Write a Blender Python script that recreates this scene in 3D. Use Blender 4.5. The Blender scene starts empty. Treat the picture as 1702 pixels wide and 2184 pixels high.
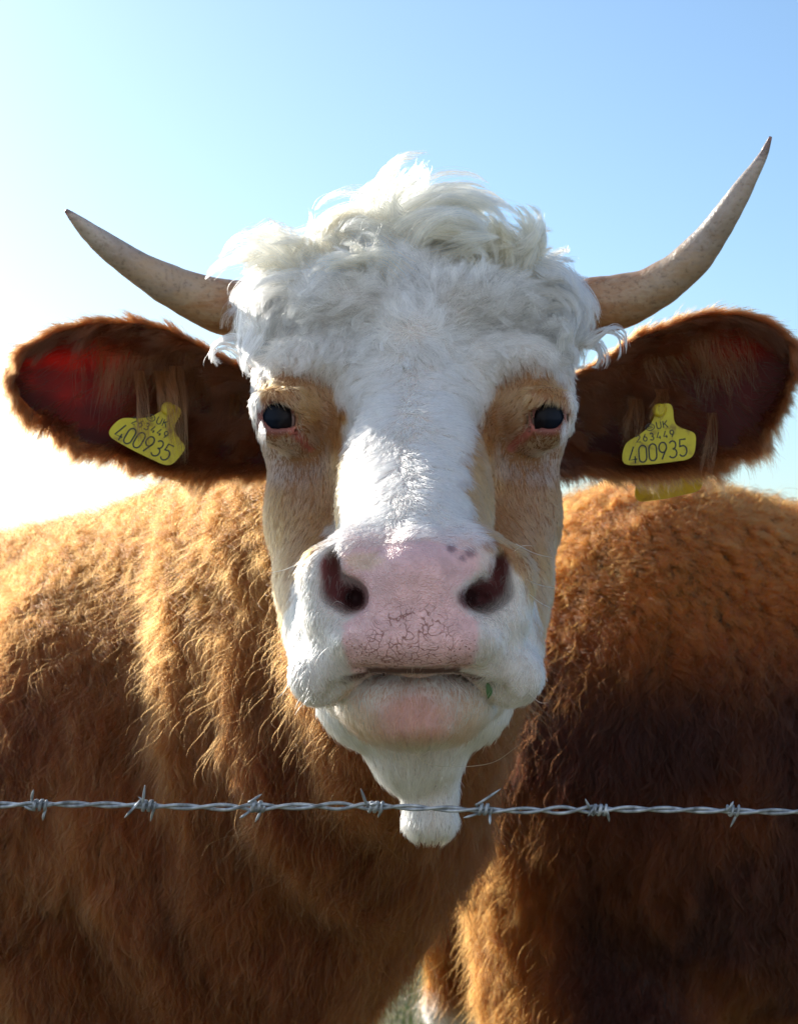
import bpy, bmesh, math, os
import numpy as np
from mathutils import Vector, kdtree
from mathutils.bvhtree import BVHTree

# ------------------------------------------------------------------ camera, sky, sun, exposure
scene = bpy.context.scene
FPX, CX, HY, CAMZ = 3848.0, 851.0, 1300.0, 1.25      # focal length in picture units, picture centre, horizon row, eye height
cam_data = bpy.data.cameras.new("camera")
cam = bpy.data.objects.new("camera", cam_data)
scene.collection.objects.link(cam)
cam.location = (0, 0, CAMZ)
cam.rotation_euler = (math.radians(90), 0, 0)
cam_data.sensor_fit = 'HORIZONTAL'
cam_data.sensor_width = 36.0
cam_data.lens = 36.0 * FPX / 1702.0
cam_data.shift_y = (HY - 1092.0) / 1702.0
cam_data.clip_start = 0.05
cam_data.clip_end = 3000
cam_data.dof.use_dof = True
cam_data.dof.focus_distance = 1.24
cam_data.dof.aperture_fstop = 26
scene.camera = cam

SUN_EL, SUN_AZ = 25.5, -42.0            # elevation, azimuth from the viewing direction (negative: left)
w = bpy.data.worlds.new("World"); scene.world = w; w.use_nodes = True
nt = w.node_tree
bg = nt.nodes["Background"]
sky = nt.nodes.new("ShaderNodeTexSky"); sky.sky_type = 'NISHITA'; sky.sun_disc = False
sky.sun_elevation = math.radians(SUN_EL); sky.sun_rotation = math.radians(SUN_AZ)
sky.air_density = 1.0; sky.dust_density = 1.2; sky.ozone_density = 1.6; sky.altitude = 30
# unseen cloud added behind the camera as fill on the face; clear blue ahead
_tc = nt.nodes.new("ShaderNodeTexCoord"); _sx = nt.nodes.new("ShaderNodeSeparateXYZ"); nt.links.new(_tc.outputs['Generated'], _sx.inputs[0])
_mr = nt.nodes.new("ShaderNodeMapRange"); _mr.interpolation_type = 'SMOOTHSTEP'; _mr.inputs['From Min'].default_value = .05; _mr.inputs['From Max'].default_value = -.55
nt.links.new(_sx.outputs['Y'], _mr.inputs['Value'])
_cn = nt.nodes.new("ShaderNodeTexNoise"); _cn.inputs['Scale'].default_value = 3.0; _cn.inputs['Detail'].default_value = 6; nt.links.new(_tc.outputs['Generated'], _cn.inputs['Vector'])
_cr = nt.nodes.new("ShaderNodeMapRange"); _cr.inputs['From Min'].default_value = .35; _cr.inputs['From Max'].default_value = .5; _cr.inputs['To Min'].default_value = .25; nt.links.new(_cn.outputs[0], _cr.inputs['Value'])
_mm = nt.nodes.new("ShaderNodeMath"); _mm.operation = 'MULTIPLY'; nt.links.new(_mr.outputs[0], _mm.inputs[0]); nt.links.new(_cr.outputs[0], _mm.inputs[1])
_tint = nt.nodes.new("ShaderNodeMix"); _tint.data_type = 'RGBA'; _tint.blend_type = 'MULTIPLY'; _tint.inputs[0].default_value = 1; _tint.inputs[7].default_value = (.80, .97, 1.10, 1)
nt.links.new(sky.outputs[0], _tint.inputs[6])
_mx = nt.nodes.new("ShaderNodeMix"); _mx.data_type = 'RGBA'; nt.links.new(_mm.outputs[0], _mx.inputs[0]); nt.links.new(_tint.outputs[2], _mx.inputs[6]); _mx.inputs[7].default_value = (5.2, 5.7, 6.5, 1)
nt.links.new(_mx.outputs[2], bg.inputs[0]); bg.inputs[1].default_value = 0.15
sd = bpy.data.lights.new("sun", 'SUN'); sd.energy = 5.0; sd.angle = math.radians(0.5); sd.color = (1.0, 0.93, 0.82)
sun = bpy.data.objects.new("sun", sd); scene.collection.objects.link(sun)
_a, _e = math.radians(SUN_AZ), math.radians(SUN_EL)
to_sun = Vector((math.sin(_a) * math.cos(_e), math.cos(_a) * math.cos(_e), math.sin(_e)))
sun.rotation_euler = to_sun.to_track_quat('Z', 'Y').to_euler()
sun.location = to_sun * 30
scene.view_settings.view_transform = 'Standard'
scene.view_settings.look = 'None'
scene.view_settings.gamma = 1
scene.view_settings.exposure = 0.15
scene.cycles.use_denoising = True
scene.cycles.max_bounces = 12
scene.cycles.diffuse_bounces = 4
scene.cycles.glossy_bounces = 4
scene.cycles.transmission_bounces = 10
scene.cycles.use_adaptive_sampling = True
scene.cycles_curves.shape = 'RIBBONS'

rng = np.random.default_rng(7)
FUR = True

# ------------------------------------------------------------------ helpers
def P(px, py, Y):
    return np.array([(px - CX) / FPX * Y, Y, CAMZ + (HY - py) / FPX * Y])
def proj(p):
    return CX + p[:, 0] / p[:, 1] * FPX, HY - (p[:, 2] - CAMZ) / p[:, 1] * FPX
def tag(o, label=None, cat=None, group=None, kind=None):
    if label: o['label'] = label
    if cat: o['category'] = cat
    if group: o['group'] = group
    if kind: o['kind'] = kind
    return o
def link(name, data, mat=None, parent=None):
    o = bpy.data.objects.new(name, data)
    scene.collection.objects.link(o)
    if mat is not None:
        for m in (mat if isinstance(mat, list) else [mat]): data.materials.append(m)
    if parent is not None: o.parent = parent
    return o
def mesh_np(name, V, Q, smooth=True):
    me = bpy.data.meshes.new(name)
    Q = np.asarray(Q); V = np.asarray(V, dtype=np.float32)
    me.vertices.add(len(V)); me.vertices.foreach_set('co', V.ravel())
    k = Q.shape[1]
    me.loops.add(Q.size); me.loops.foreach_set('vertex_index', Q.ravel().astype(np.int32))
    me.polygons.add(len(Q)); me.polygons.foreach_set('loop_start', np.arange(0, Q.size, k, dtype=np.int32))
    me.update(calc_edges=True); me.validate()
    me.polygons.foreach_set('use_smooth', np.full(len(me.polygons), smooth, dtype=bool))
    return me
def hash3(i, j, k, seed):
    h = (i.astype(np.int64) * 374761393 + j.astype(np.int64) * 668265263 + k.astype(np.int64) * 2147483647 + seed * 1274126177) & 0xffffffff
    h = ((h ^ (h >> 13)) * 1274126177) & 0xffffffff
    h = (h ^ (h >> 16)) & 0xffffffff
    return h / 4294967295.0
def vnoise(p, freq, seed=0):
    q = p * freq + 1000.0
    i = np.floor(q).astype(np.int64); f = q - i; f = f * f * (3 - 2 * f)
    r = 0
    for dx in (0, 1):
        for dy in (0, 1):
            for dz in (0, 1):
                wgt = (f[:, 0] if dx else 1 - f[:, 0]) * (f[:, 1] if dy else 1 - f[:, 1]) * (f[:, 2] if dz else 1 - f[:, 2])
                r = r + wgt * hash3(i[:, 0] + dx, i[:, 1] + dy, i[:, 2] + dz, seed)
    return r * 2 - 1
def vnoise3(p, freq, seed=0):
    return np.stack([vnoise(p, freq, seed), vnoise(p, freq, seed + 11), vnoise(p, freq, seed + 23)], 1)
def unit(v):
    return v / np.maximum(np.linalg.norm(v, axis=1, keepdims=True), 1e-9)
def sstep(a, b, x):
    t = np.clip((x - a) / (b - a), 0, 1); return t * t * (3 - 2 * t)
def polysd(px, py, poly):
    """signed distance (negative inside) to a polygon"""
    poly = np.array(poly, float); n = len(poly)
    d = np.full(px.shape, 1e18); inside = np.zeros(px.shape, bool)
    for a in range(n):
        x1, y1 = poly[a]; x2, y2 = poly[(a + 1) % n]
        ex, ey = x2 - x1, y2 - y1
        t = np.clip(((px - x1) * ex + (py - y1) * ey) / (ex * ex + ey * ey + 1e-9), 0, 1)
        d = np.minimum(d, (px - x1 - t * ex) ** 2 + (py - y1 - t * ey) ** 2)
        c = ((y1 > py) != (y2 > py))
        with np.errstate(divide='ignore', invalid='ignore'):
            xi = (x2 - x1) * (py - y1) / (y2 - y1 + 1e-12) + x1
        inside ^= c & (px < xi)
    d = np.sqrt(d); return np.where(inside, -d, d)
def catmull(pts, n):
    pts = np.array(pts, float); m = len(pts)
    pp = np.vstack([2 * pts[0] - pts[1], pts, 2 * pts[-1] - pts[-2]])
    t = np.linspace(0, m - 1 - 1e-6, n); i = t.astype(int); f = (t - i)[:, None]
    a, b, c, d = pp[i], pp[i + 1], pp[i + 2], pp[i + 3]
    return 0.5 * ((2 * b) + (-a + c) * f + (2 * a - 5 * b + 4 * c - d) * f ** 2 + (-a + 3 * b - 3 * c + d) * f ** 3)
def tube(path, radii, seg=12, caps=True):
    path = np.array(path, float); n = len(path)
    tan = np.gradient(path, axis=0); tan = unit(tan)
    up = np.array([0, 0, 1.0]) if abs(tan[0, 2]) < .9 else np.array([1.0, 0, 0])
    V = []; u = np.cross(tan[0], up); u /= np.linalg.norm(u)
    for i in range(n):
        u = u - tan[i] * np.dot(u, tan[i]); u /= np.linalg.norm(u)
        v = np.cross(tan[i], u)
        for k in range(seg):
            a = 2 * math.pi * k / seg
            V.append(path[i] + radii[i] * (math.cos(a) * u + math.sin(a) * v))
    Q = []
    for i in range(n - 1):
        for k in range(seg):
            k2 = (k + 1) % seg
            Q.append((i * seg + k, i * seg + k2, (i + 1) * seg + k2, (i + 1) * seg + k))
    if caps:
        V.append(path[0]); V.append(path[-1]); a0, a1 = len(V) - 2, len(V) - 1
        for k in range(0, seg, 1):
            k2 = (k + 1) % seg
            Q.append((a0, k2, k, k)); Q.append((a1, (n - 1) * seg + k, (n - 1) * seg + k2, (n - 1) * seg + k2))
    return V, Q
def polymesh(name, V, F, smooth=True):
    me = bpy.data.meshes.new(name)
    F = [tuple(dict.fromkeys(f)) for f in F]
    me.from_pydata([tuple(map(float, v)) for v in V], [], F); me.update()
    me.polygons.foreach_set('use_smooth', [smooth] * len(me.polygons))
    return me
def merge(lst):
    V = []; F = []
    for v, f in lst:
        o = len(V); V += list(v); F += [tuple(i + o for i in q) for q in f]
    return V, F
def set_col(me, name, col, domain='POINT'):
    a = me.attributes.new(name, 'FLOAT_COLOR', domain)
    c = np.ones((len(col), 4), np.float32); c[:, :3] = col[:, :3]
    if col.shape[1] == 4: c[:, 3] = col[:, 3]
    a.data.foreach_set('color', c.ravel())
def set_f(me, name, val, domain='POINT'):
    a = me.attributes.new(name, 'FLOAT', domain); a.data.foreach_set('value', np.asarray(val, np.float32))

# ------------------------------------------------------------------ signed distance modelling
def s_ell(p, c, r, rx=0.0, rz=0.0, ry=0.0):
    x, y, z = p[0] - c[0], p[1] - c[1], p[2] - c[2]
    if rx:
        ca, sa = math.cos(rx), math.sin(rx); y, z = ca * y + sa * z, -sa * y + ca * z
    if rz:
        ca, sa = math.cos(rz), math.sin(rz); x, y = ca * x + sa * y, -sa * x + ca * y
    if ry:
        ca, sa = math.cos(ry), math.sin(ry); x, z = ca * x + sa * z, -sa * x + ca * z
    k0 = np.sqrt((x / r[0]) ** 2 + (y / r[1]) ** 2 + (z / r[2]) ** 2)
    k1 = np.sqrt((x / r[0] ** 2) ** 2 + (y / r[1] ** 2) ** 2 + (z / r[2] ** 2) ** 2) + 1e-9
    return k0 * (k0 - 1) / k1
def s_cone(p, a, b, r1, r2):
    bx, by, bz = b[0] - a[0], b[1] - a[1], b[2] - a[2]
    x, y, z = p[0] - a[0], p[1] - a[1], p[2] - a[2]
    t = np.clip((x * bx + y * by + z * bz) / (bx * bx + by * by + bz * bz), 0, 1)
    return np.sqrt((x - t * bx) ** 2 + (y - t * by) ** 2 + (z - t * bz) ** 2) - (r1 + (r2 - r1) * t)
def smin(a, b, k):
    h = np.maximum(k - np.abs(a - b), 0) / k
    return np.minimum(a, b) - h * h * k * 0.25
def smax(a, b, k):
    return -smin(-a, -b, k)
def surfnet(fn, lo, hi, h):
    lo = np.array(lo, float); n = np.ceil((np.array(hi) - lo) / h).astype(int) + 1
    ax = [lo[i] + h * np.arange(n[i]) for i in range(3)]
    F = fn((ax[0][:, None, None].astype(np.float32), ax[1][None, :, None].astype(np.float32), ax[2][None, None, :].astype(np.float32)))
    F = np.broadcast_to(F, n).astype(np.float32)
    S = F < 0
    c = [S[a:n[0] - 1 + a, b:n[1] - 1 + b, d:n[2] - 1 + d] for a in (0, 1) for b in (0, 1) for d in (0, 1)]
    cnt = sum(x.astype(np.int8) for x in c)
    act = (cnt > 0) & (cnt < 8)
    idx = np.full(act.shape, -1, np.int64); cells = np.argwhere(act); idx[act] = np.arange(len(cells))
    pos = np.zeros((len(cells), 3)); wsum = np.zeros(len(cells))
    cor = [(a, b, d) for a in (0, 1) for b in (0, 1) for d in (0, 1)]
    i, j, k = cells.T
    fv = {q: F[i + q[0], j + q[1], k + q[2]] for q in cor}
    for q in cor:
        for ax_ in range(3):
            if q[ax_] == 0:
                q2 = list(q); q2[ax_] = 1; q2 = tuple(q2)
                a, b = fv[q], fv[q2]; m = (a < 0) != (b < 0)
                t = np.where(m, a / np.where(m, a - b, 1), 0)
                pt = np.array(q, float)[None, :].repeat(len(cells), 0); pt[:, ax_] += t
                pos[m] += pt[m]; wsum[m] += 1
    V = lo + h * (cells + pos / wsum[:, None])
    Q = []
    for a in range(3):
        b, c2 = (a + 1) % 3, (a + 2) % 3
        s0 = [slice(None)] * 3; s1 = [slice(None)] * 3
        s0[a] = slice(0, n[a] - 1); s1[a] = slice(1, n[a])
        e = S[tuple(s0)] != S[tuple(s1)]
        e_in = S[tuple(s0)]
        pts = np.argwhere(e)
        ok = (pts[:, b] > 0) & (pts[:, c2] > 0) & (pts[:, b] < n[b] - 1) & (pts[:, c2] < n[c2] - 1)
        pts = pts[ok]; ins = e_in[tuple(pts.T)]
        def cell(db, dc):
            q = pts.copy(); q[:, b] += db; q[:, c2] += dc; return idx[tuple(q.T)]
        quad = np.stack([cell(-1, -1), cell(0, -1), cell(0, 0), cell(-1, 0)], 1)
        quad[~ins] = quad[~ins][:, ::-1]
        Q.append(quad)
    Q = np.vstack(Q); Q = Q[(Q >= 0).all(1)]
    # pull the vertices onto the surface
    for _ in range(3):
        f0 = fn((V[:, 0], V[:, 1], V[:, 2])); e = h * 0.3
        g = np.stack([fn((V[:, 0] + e * (q == 0), V[:, 1] + e * (q == 1), V[:, 2] + e * (q == 2))) - f0 for q in range(3)], 1) / e
        V = V - 0.7 * np.clip(f0, -h, h)[:, None] * g / np.maximum((g ** 2).sum(1, keepdims=True), .3)
    return V, Q
def normals(V, Q):
    a = V[Q[:, 2]] - V[Q[:, 0]]; b = V[Q[:, 3]] - V[Q[:, 1]]
    fn_ = np.cross(a, b); N = np.zeros_like(V)
    for k in range(4): np.add.at(N, Q[:, k], fn_)
    return unit(N)

# ------------------------------------------------------------------ node helpers
def new_mat(name):
    m = bpy.data.materials.new(name); m.use_nodes = True
    nt = m.node_tree; b = nt.nodes["Principled BSDF"]
    return m, nt, b
def node(nt, typ, **kw):
    n = nt.nodes.new(typ)
    for k, v in kw.items():
        if k in n.inputs: n.inputs[k].default_value = v
        else: setattr(n, k, v)
    return n
def ramp(nt, fac, stops):
    r = nt.nodes.new("ShaderNodeValToRGB"); nt.links.new(fac, r.inputs[0])
    el = r.color_ramp.elements
    while len(el) > 1: el.remove(el[-1])
    el[0].position, el[0].color = stops[0][0], (*stops[0][1], 1)
    for p, c in stops[1:]:
        e = el.new(p); e.color = (*c, 1)
    return r.outputs[0]
def mixc(nt, f, a, b, mode='MIX'):
    m = nt.nodes.new("ShaderNodeMix"); m.data_type = 'RGBA'; m.blend_type = mode
    for s, v in ((m.inputs[0], f), (m.inputs[6], a), (m.inputs[7], b)):
        if hasattr(v, 'links'): nt.links.new(v, s)
        else: s.default_value = v if not isinstance(v, tuple) else (*v, 1)
    return m.outputs[2]
# ------------------------------------------------------------------ the front cow: head
X0 = 885.0
def H(dx, py, Y): return P(X0 + dx, py, Y)
EYE_L, EYE_R = P(592, 893, 1.385), P(1169, 893, 1.385)
EYE_RAD = 0.0172
def head_sdf(p):
    M = lambda s: s          # mirrored coordinates: fold x about the face's own axis
    def fold(Y):             # the face is symmetric about x = (X0-CX)/FPX*Y, close to a constant
        return 0.0112
    xs = np.abs(p[0] - 0.0112)
    q = (xs, p[1], p[2])
    def Q(dx, py, Y):        # point in folded coordinates
        return np.array([dx / FPX * Y, Y, CAMZ + (HY - py) / FPX * Y])
    C = lambda py, Y: Q(0, py, Y)
    # cranium and poll
    d = s_ell(q, C(725, 1.525), (0.106, 0.10, 0.068))
    d = smin(d, s_cone(q, Q(0, 640, 1.55), Q(295, 660, 1.55), .034, .027), .06)
    d = smin(d, s_ell(q, Q(150, 700, 1.475), (0.07, 0.05, 0.045)), .06)
    # brow and forehead plane
    d = smin(d, s_cone(q, C(760, 1.47), C(960, 1.425), .075, .066), .05)
    d = smin(d, s_ell(q, Q(232, 835, 1.452), (0.041, 0.045, 0.042)), .025)
    d = smin(d, s_ell(q, Q(205, 765, 1.405), (.034, .020, .016), 0, 0), .018)     # roll above the brow
    d = smin(d, s_ell(q, Q(0, 705, 1.385), (.020, .014, .018)), .02)               # whorl
    d = smin(d, s_ell(q, Q(120, 640, 1.405), (.04, .02, .018)), .02)
    # temples down to the cheeks
    d = smin(d, s_cone(q, Q(214, 960, 1.46), Q(188, 1110, 1.44), .037, .041), .035)
    d = smin(d, s_cone(q, Q(188, 1110, 1.44), Q(152, 1330, 1.36), .040, .038), .03)
    d = smin(d, s_cone(q, Q(150, 1250, 1.40), Q(95, 1470, 1.29), .046, .040), .03)
    # bridge of the nose
    d = smin(d, s_cone(q, C(880, 1.405), C(1010, 1.315), .048, .043), .045)
    d = smin(d, s_cone(q, C(1010, 1.315), C(1170, 1.195), .043, .037), .03)
    d = smin(d, s_cone(q, C(1120, 1.30), C(1300, 1.23), .052, .050), .03)
    # hollow between the inner eye corner and the bridge
    # muzzle
    d = smin(d, s_cone(q, Q(0, 1215, 1.165), Q(85, 1240, 1.17), .030, .034), .02)
    d = smin(d, s_ell(q, Q(0, 1300, 1.155), (0.050, 0.048, 0.040)), .02)
    d = smin(d, s_cone(q, Q(120, 1260, 1.185), Q(180, 1385, 1.195), .036, .028), .022)
    d = smin(d, s_cone(q, Q(125, 1372, 1.150), Q(205, 1440, 1.166), .0200, .0200), .012)
    d = smin(d, s_ell(q, C(1365, 1.135), (0.052, 0.030, 0.020)), .012)
    d = smin(d, s_ell(q, C(1222, 1.150), (0.033, 0.042, 0.022)), .014)
    # alar lip round the outer side of each nostril
    d = smin(d, s_cone(q, Q(130, 1195, 1.148), Q(190, 1225, 1.160), .014, .014), .014)
    d = smin(d, s_cone(q, Q(190, 1225, 1.158), Q(185, 1310, 1.155), .014, .016), .014)
    # nose pad lobe at the inner top of the nostril
    # lower lip and chin
    lip = s_ell(q, C(1494, 1.188), (0.0525, 0.042, 0.0265))
    lip = smin(lip, s_ell(q, C(1540, 1.186), (0.030, 0.036, 0.0145)), .016)
    lip = smin(lip, s_cone(q, Q(60, 1490, 1.200), Q(140, 1470, 1.24), .018, .020), .02)
    # mouth crease between the upper and the lower lip
    d = smin(d, lip, .0015)
    # throat, dewlap tuft
    d = smin(d, s_cone(q, C(1500, 1.28), C(1585, 1.290), .046, .033), .02)
    d = smin(d, s_cone(p, P(898, 1590, 1.290), P(916, 1670, 1.300), .028, .0162), .020)
    tuft = s_cone(p, P(916, 1680, 1.298), P(917, 1745, 1.295), .0162, .0190)
    d = smin(d, tuft, .012)
    # nostrils: a wide comma shaped pocket that runs up and out, a deep hole at its inner end
    d = smax(d, -s_ell(q, Q(182, 1218, 1.140), (.0062, .028, .0140), 0, .2), .005)
    d = smax(d, -s_ell(q, Q(162, 1264, 1.138), (.0130, .034, .0105), 0, .1), .006)
    d = smax(d, -s_ell(q, Q(138, 1275, 1.135), (.0110, .050, .0102)), .006)
    d = smax(d, -s_cone(q, Q(140, 1298, 1.112), Q(160, 1320, 1.120), .0065, .004), .007)
    # mouth line
    for a, b, r in ((Q(0, 1430, 1.124), Q(75, 1430, 1.126), .0034), (Q(75, 1430, 1.126), Q(122, 1434, 1.134), .0034),
                    (Q(168, 1470, 1.148), Q(188, 1500, 1.154), .0065)):
        d = smax(d, -s_cone(q, a, b, r, r), .004)
    for a, b, r in ((Q(138, 1322, 1.110), Q(150, 1350, 1.112), .0028), (Q(150, 1350, 1.112), Q(140, 1418, 1.120), .0030)):
        d = smax(d, -s_cone(q, a, b, r, r), .006)
    # crease between muzzle and cheek
    d = smax(d, -s_cone(q, Q(232, 1240, 1.235), Q(255, 1340, 1.245), .006, .006), .02)
    # eyes: orbit, lids, socket
    ex, ey, ez = EYE_R[0] - 0.0112, EYE_R[1], EYE_R[2]
    d = smin(d, s_ell(q, (ex - .006, ey + .014, ez + .003), (.0235, .027, .027)), .018)
    d = smin(d, s_ell(q, (ex, ey, ez), (EYE_RAD + .0030,) * 3), .008)
    d = smin(d, s_cone(q, (ex - .012, ey - .0120, ez + .0150), (ex + .013, ey - .006, ez + .0125), .0060, .0070), .010)   # upper lid fold
    d = smin(d, s_cone(q, (ex - .006, ey - .0145, ez - .0115), (ex + .010, ey - .011, ez - .011), .0030, .0035), .008)   # lower lid
    d = smax(d, -s_ell(q, (ex + .0005, ey - .018, ez + .0006), (.0102, .020, .0100), 0, .30, .5), .003)
    d = smax(d, -s_cone(q, (ex - .008, ey - .0175, ez - .005), (ex - .017, ey - .0165, ez - .011), .0030, .0014), .004)
    d = smax(d, -s_ell(q, (ex, ey, ez), (EYE_RAD + .0004,) * 3), .0015)
    # tear hollow under the inner corner
    d = smax(d, -s_ell(q, Q(170, 900, 1.352), (.012, .016, .018)), .03)
    # neck stub joins the head to the body
    d = smin(d, s_cone(p, (0.0, 1.58, 1.44), (-.05, 1.78, 1.33), .095, .12), .05)
    d = smin(d, s_cone(p, (0.0, 1.46, 1.27), (-.03, 1.75, 1.20), .055, .09), .05)
    # soft irregularity of flesh and bone
    return d

def body_sdf(p):
    d = s_cone(p, (0.0, 1.66, 1.37), (-.10, 1.95, 1.22), .115, .17)             # neck
    d = smin(d, s_cone(p, (0.0, 1.66, 1.20), (-.09, 1.98, 1.04), .10, .17), .10)     # throat side of the neck
    d = smin(d, s_cone(p, (-.04, 1.74, 1.345), (-.40, 2.30, 1.235), .075, .10), .08)     # crest and withers
    d = smin(d, s_cone(p, (-.40, 2.30, 1.235), (-.75, 2.62, 1.22), .10, .10), .08)
    d = smin(d, s_ell(p, (-.20, 2.13, 1.06), (.245, .25, .27)), .12)                    # shoulders
    d = smin(d, s_cone(p, (-.34, 2.16, 1.03), (-.62, 2.42, 1.01), .24, .27), .12)
    d = smin(d, s_cone(p, (-.62, 2.46, 1.01), (-1.35, 3.05, .98), .29, .31), .12)      # barrel
    d = smin(d, s_cone(p, (-1.35, 3.05, 1.02), (-1.72, 3.36, 1.03), .29, .24), .12)    # rump
    d = smin(d, s_cone(p, (-.14, 2.02, .94), (-.19, 2.06, .76), .145, .09), .08)      # brisket
    d = smin(d, s_cone(p, (-.06, 2.08, 1.02), (-.16, 2.10, .80), .095, .08), .08)
    for kx, ky, hx, hy in ((-.15, 2.16, -.14, 2.15), (-.36, 2.10, -.36, 2.10)):        # front legs
        d = smin(d, s_cone(p, (kx, ky + .02, .82), (kx, ky, .45), .105, .058), .07)
        d = smin(d, s_cone(p, (kx, ky, .45), (hx, hy, .12), .050, .034), .02)
        d = smin(d, s_ell(p, (hx, hy - .01, .06), (.052, .062, .058)), .02)
    for kx, ky in ((-1.50, 3.42), (-1.78, 3.15)):                                      # hind legs
        d = smin(d, s_cone(p, (kx, ky - .02, .85), (kx, ky + .05, .52), .16, .07), .08)
        d = smin(d, s_cone(p, (kx, ky + .05, .52), (kx, ky, .12), .052, .036), .02)
        d = smin(d, s_ell(p, (kx, ky - .01, .06), (.052, .062, .058)), .02)
    # loose folds of skin down the neck and the shoulder
    x, y, z = p
    u = x * 0.80 - y * 0.55
    fold = np.sin(u * 50 + 1.4 * np.sin(z * 6)) * 0.013 * np.exp(-((x + .16) / .16) ** 2) * np.exp(-((z - 1.05) / .2) ** 2)
    fold = fold + .009 * np.sin(u * 23 + z * 5) * np.sin(z * 11 + 1)
    d = d + fold * (d < .12)
    return d

def cow2_sdf(p):
    d = s_cone(p, (.40, 2.62, 1.09), (1.75, 2.95, 1.05), .305, .34)                # barrel
    d = smin(d, s_cone(p, (.45, 2.64, .92), (1.75, 2.95, .90), .26, .31), .12)      # belly
    d = smin(d, s_ell(p, (.36, 2.62, 1.10), (.245, .29, .325)), .10)                    # rump
    d = smin(d, s_cone(p, (.28, 2.60, .98), (.25, 2.54, .66), .175, .125), .10)          # near thigh
    d = smin(d, s_cone(p, (.31, 2.46, .66), (.24, 2.50, .48), .11, .062), .07)
    d = smin(d, s_cone(p, (.24, 2.50, .48), (.25, 2.46, .12), .052, .036), .02)
    d = smin(d, s_ell(p, (.25, 2.45, .06), (.052, .062, .058)), .02)
    d = smin(d, s_cone(p, (.24, 2.82, 1.02), (.080, 2.82, .76), .13, .040), .05)        # far hind leg
    d = smin(d, s_cone(p, (.080, 2.82, .76), (.10, 2.80, .12), .038, .033), .02)
    d = smin(d, s_ell(p, (.10, 2.79, .06), (.052, .062, .058)), .02)
    for kx, ky in ((1.66, 2.76), (1.70, 3.12)):                                        # front legs
        d = smin(d, s_cone(p, (kx, ky, .85), (kx, ky, .45), .12, .060), .08)
        d = smin(d, s_cone(p, (kx, ky, .45), (kx, ky, .12), .050, .036), .02)
        d = smin(d, s_ell(p, (kx, ky, .06), (.062, .052, .058)), .02)
    d = smin(d, s_cone(p, (1.80, 2.98, 1.10), (2.25, 3.05, 1.36), .22, .13), .12)      # neck and head
    d = smin(d, s_cone(p, (2.28, 3.05, 1.40), (2.60, 3.08, 1.18), .11, .065), .05)
    x, y, z = p
    d = d + .006 * np.sin(x * 21 + z * 6) * np.sin(z * 13 + 1)
    return d
# ------------------------------------------------------------------ colour of the coat, head (albedo)
WHITE = np.array([.80, .76, .70]); TAN = np.array([.44, .195, .060]); PINK = np.array([.72, .36, .33])
BROWN = np.array([.084, .0165, .0028]); DARKRED = np.array([.024, .0042, .0008])
PATCH_L = [(548, 800), (575, 785), (640, 792), (700, 812), (735, 870), (742, 930), (748, 975), (738, 1060), (722, 1110), (700, 1150), (655, 1195), (628, 1260), (600, 1350), (540, 1400), (480, 1200), (490, 1060), (535, 1000), (556, 930), (560, 860)]
PATCH_R = [(1045, 855), (1075, 800), (1105, 785), (1140, 762), (1170, 775), (1205, 810), (1212, 855), (1206, 900), (1212, 1000), (1260, 1060), (1270, 1400), (1160, 1420), (1140, 1300), (1095, 1205), (1035, 1155), (1005, 1110), (985, 1040), (988, 960), (1002, 910), (1035, 890)]
NOSE = [(728, 1182), (750, 1175), (790, 1172), (840, 1160), (900, 1158), (960, 1165), (1000, 1172), (1022, 1185), (1018, 1215), (985, 1245), (968, 1262), (972, 1290), (992, 1305), (1018, 1325), (1022, 1355), (1018, 1385), (1008, 1415), (1000, 1428), (880, 1424), (750, 1430), (742, 1412), (738, 1385), (732, 1350), (735, 1325), (765, 1308), (780, 1288), (782, 1268), (765, 1242), (738, 1225), (728, 1205)]
def head_regions(p):
    px, py = proj(p)
    jx = px + 14 * vnoise(p, 90, 3) + 7 * vnoise(p, 260, 4); jy = py + 14 * vnoise(p, 90, 5) + 7 * vnoise(p, 260, 6)
    front = (p[:, 1] < 1.64).astype(float)
    tan = np.maximum(sstep(10, -10, polysd(jx, jy, PATCH_L)), sstep(10, -10, polysd(jx, jy, PATCH_R))) * front
    nose = sstep(9, -7, polysd(px + 5 * vnoise(p, 200, 8) + 5 * vnoise(p, 90, 18), py + 5 * vnoise(p, 200, 9) + 5 * vnoise(p, 90, 19), NOSE)) * (p[:, 1] < 1.2)
    rl = np.hypot((px - 588) / 1.15, py - 893); rr = np.hypot((px - 1168) / 1.15, py - 893)
    lid = np.maximum(sstep(42, 32, rl), sstep(42, 32, rr)) * (p[:, 1] < 1.42)
    def seg(a, b, w0):
        ax, ay = a; bx, by = b; t = np.clip(((px - ax) * (bx - ax) + (py - ay) * (by - ay)) / ((bx - ax) ** 2 + (by - ay) ** 2), 0, 1)
        return sstep(w0, w0 * .4, np.hypot(px - ax - t * (bx - ax), py - ay - t * (by - ay)))
    tear = np.maximum(seg((622, 915), (658, 955), 13), seg((1138, 912), (1090, 955), 13)) * (p[:, 1] < 1.42)
    nost = np.maximum(np.maximum(seg((758, 1278), (722, 1262), 36), seg((712, 1255), (702, 1205), 30)), np.maximum(seg((1000, 1278), (1040, 1262), 36), seg((1056, 1255), (1066, 1205), 30))) * (p[:, 1] < 1.25)
    return px, py, tan, nose, lid, tear, nost
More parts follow.
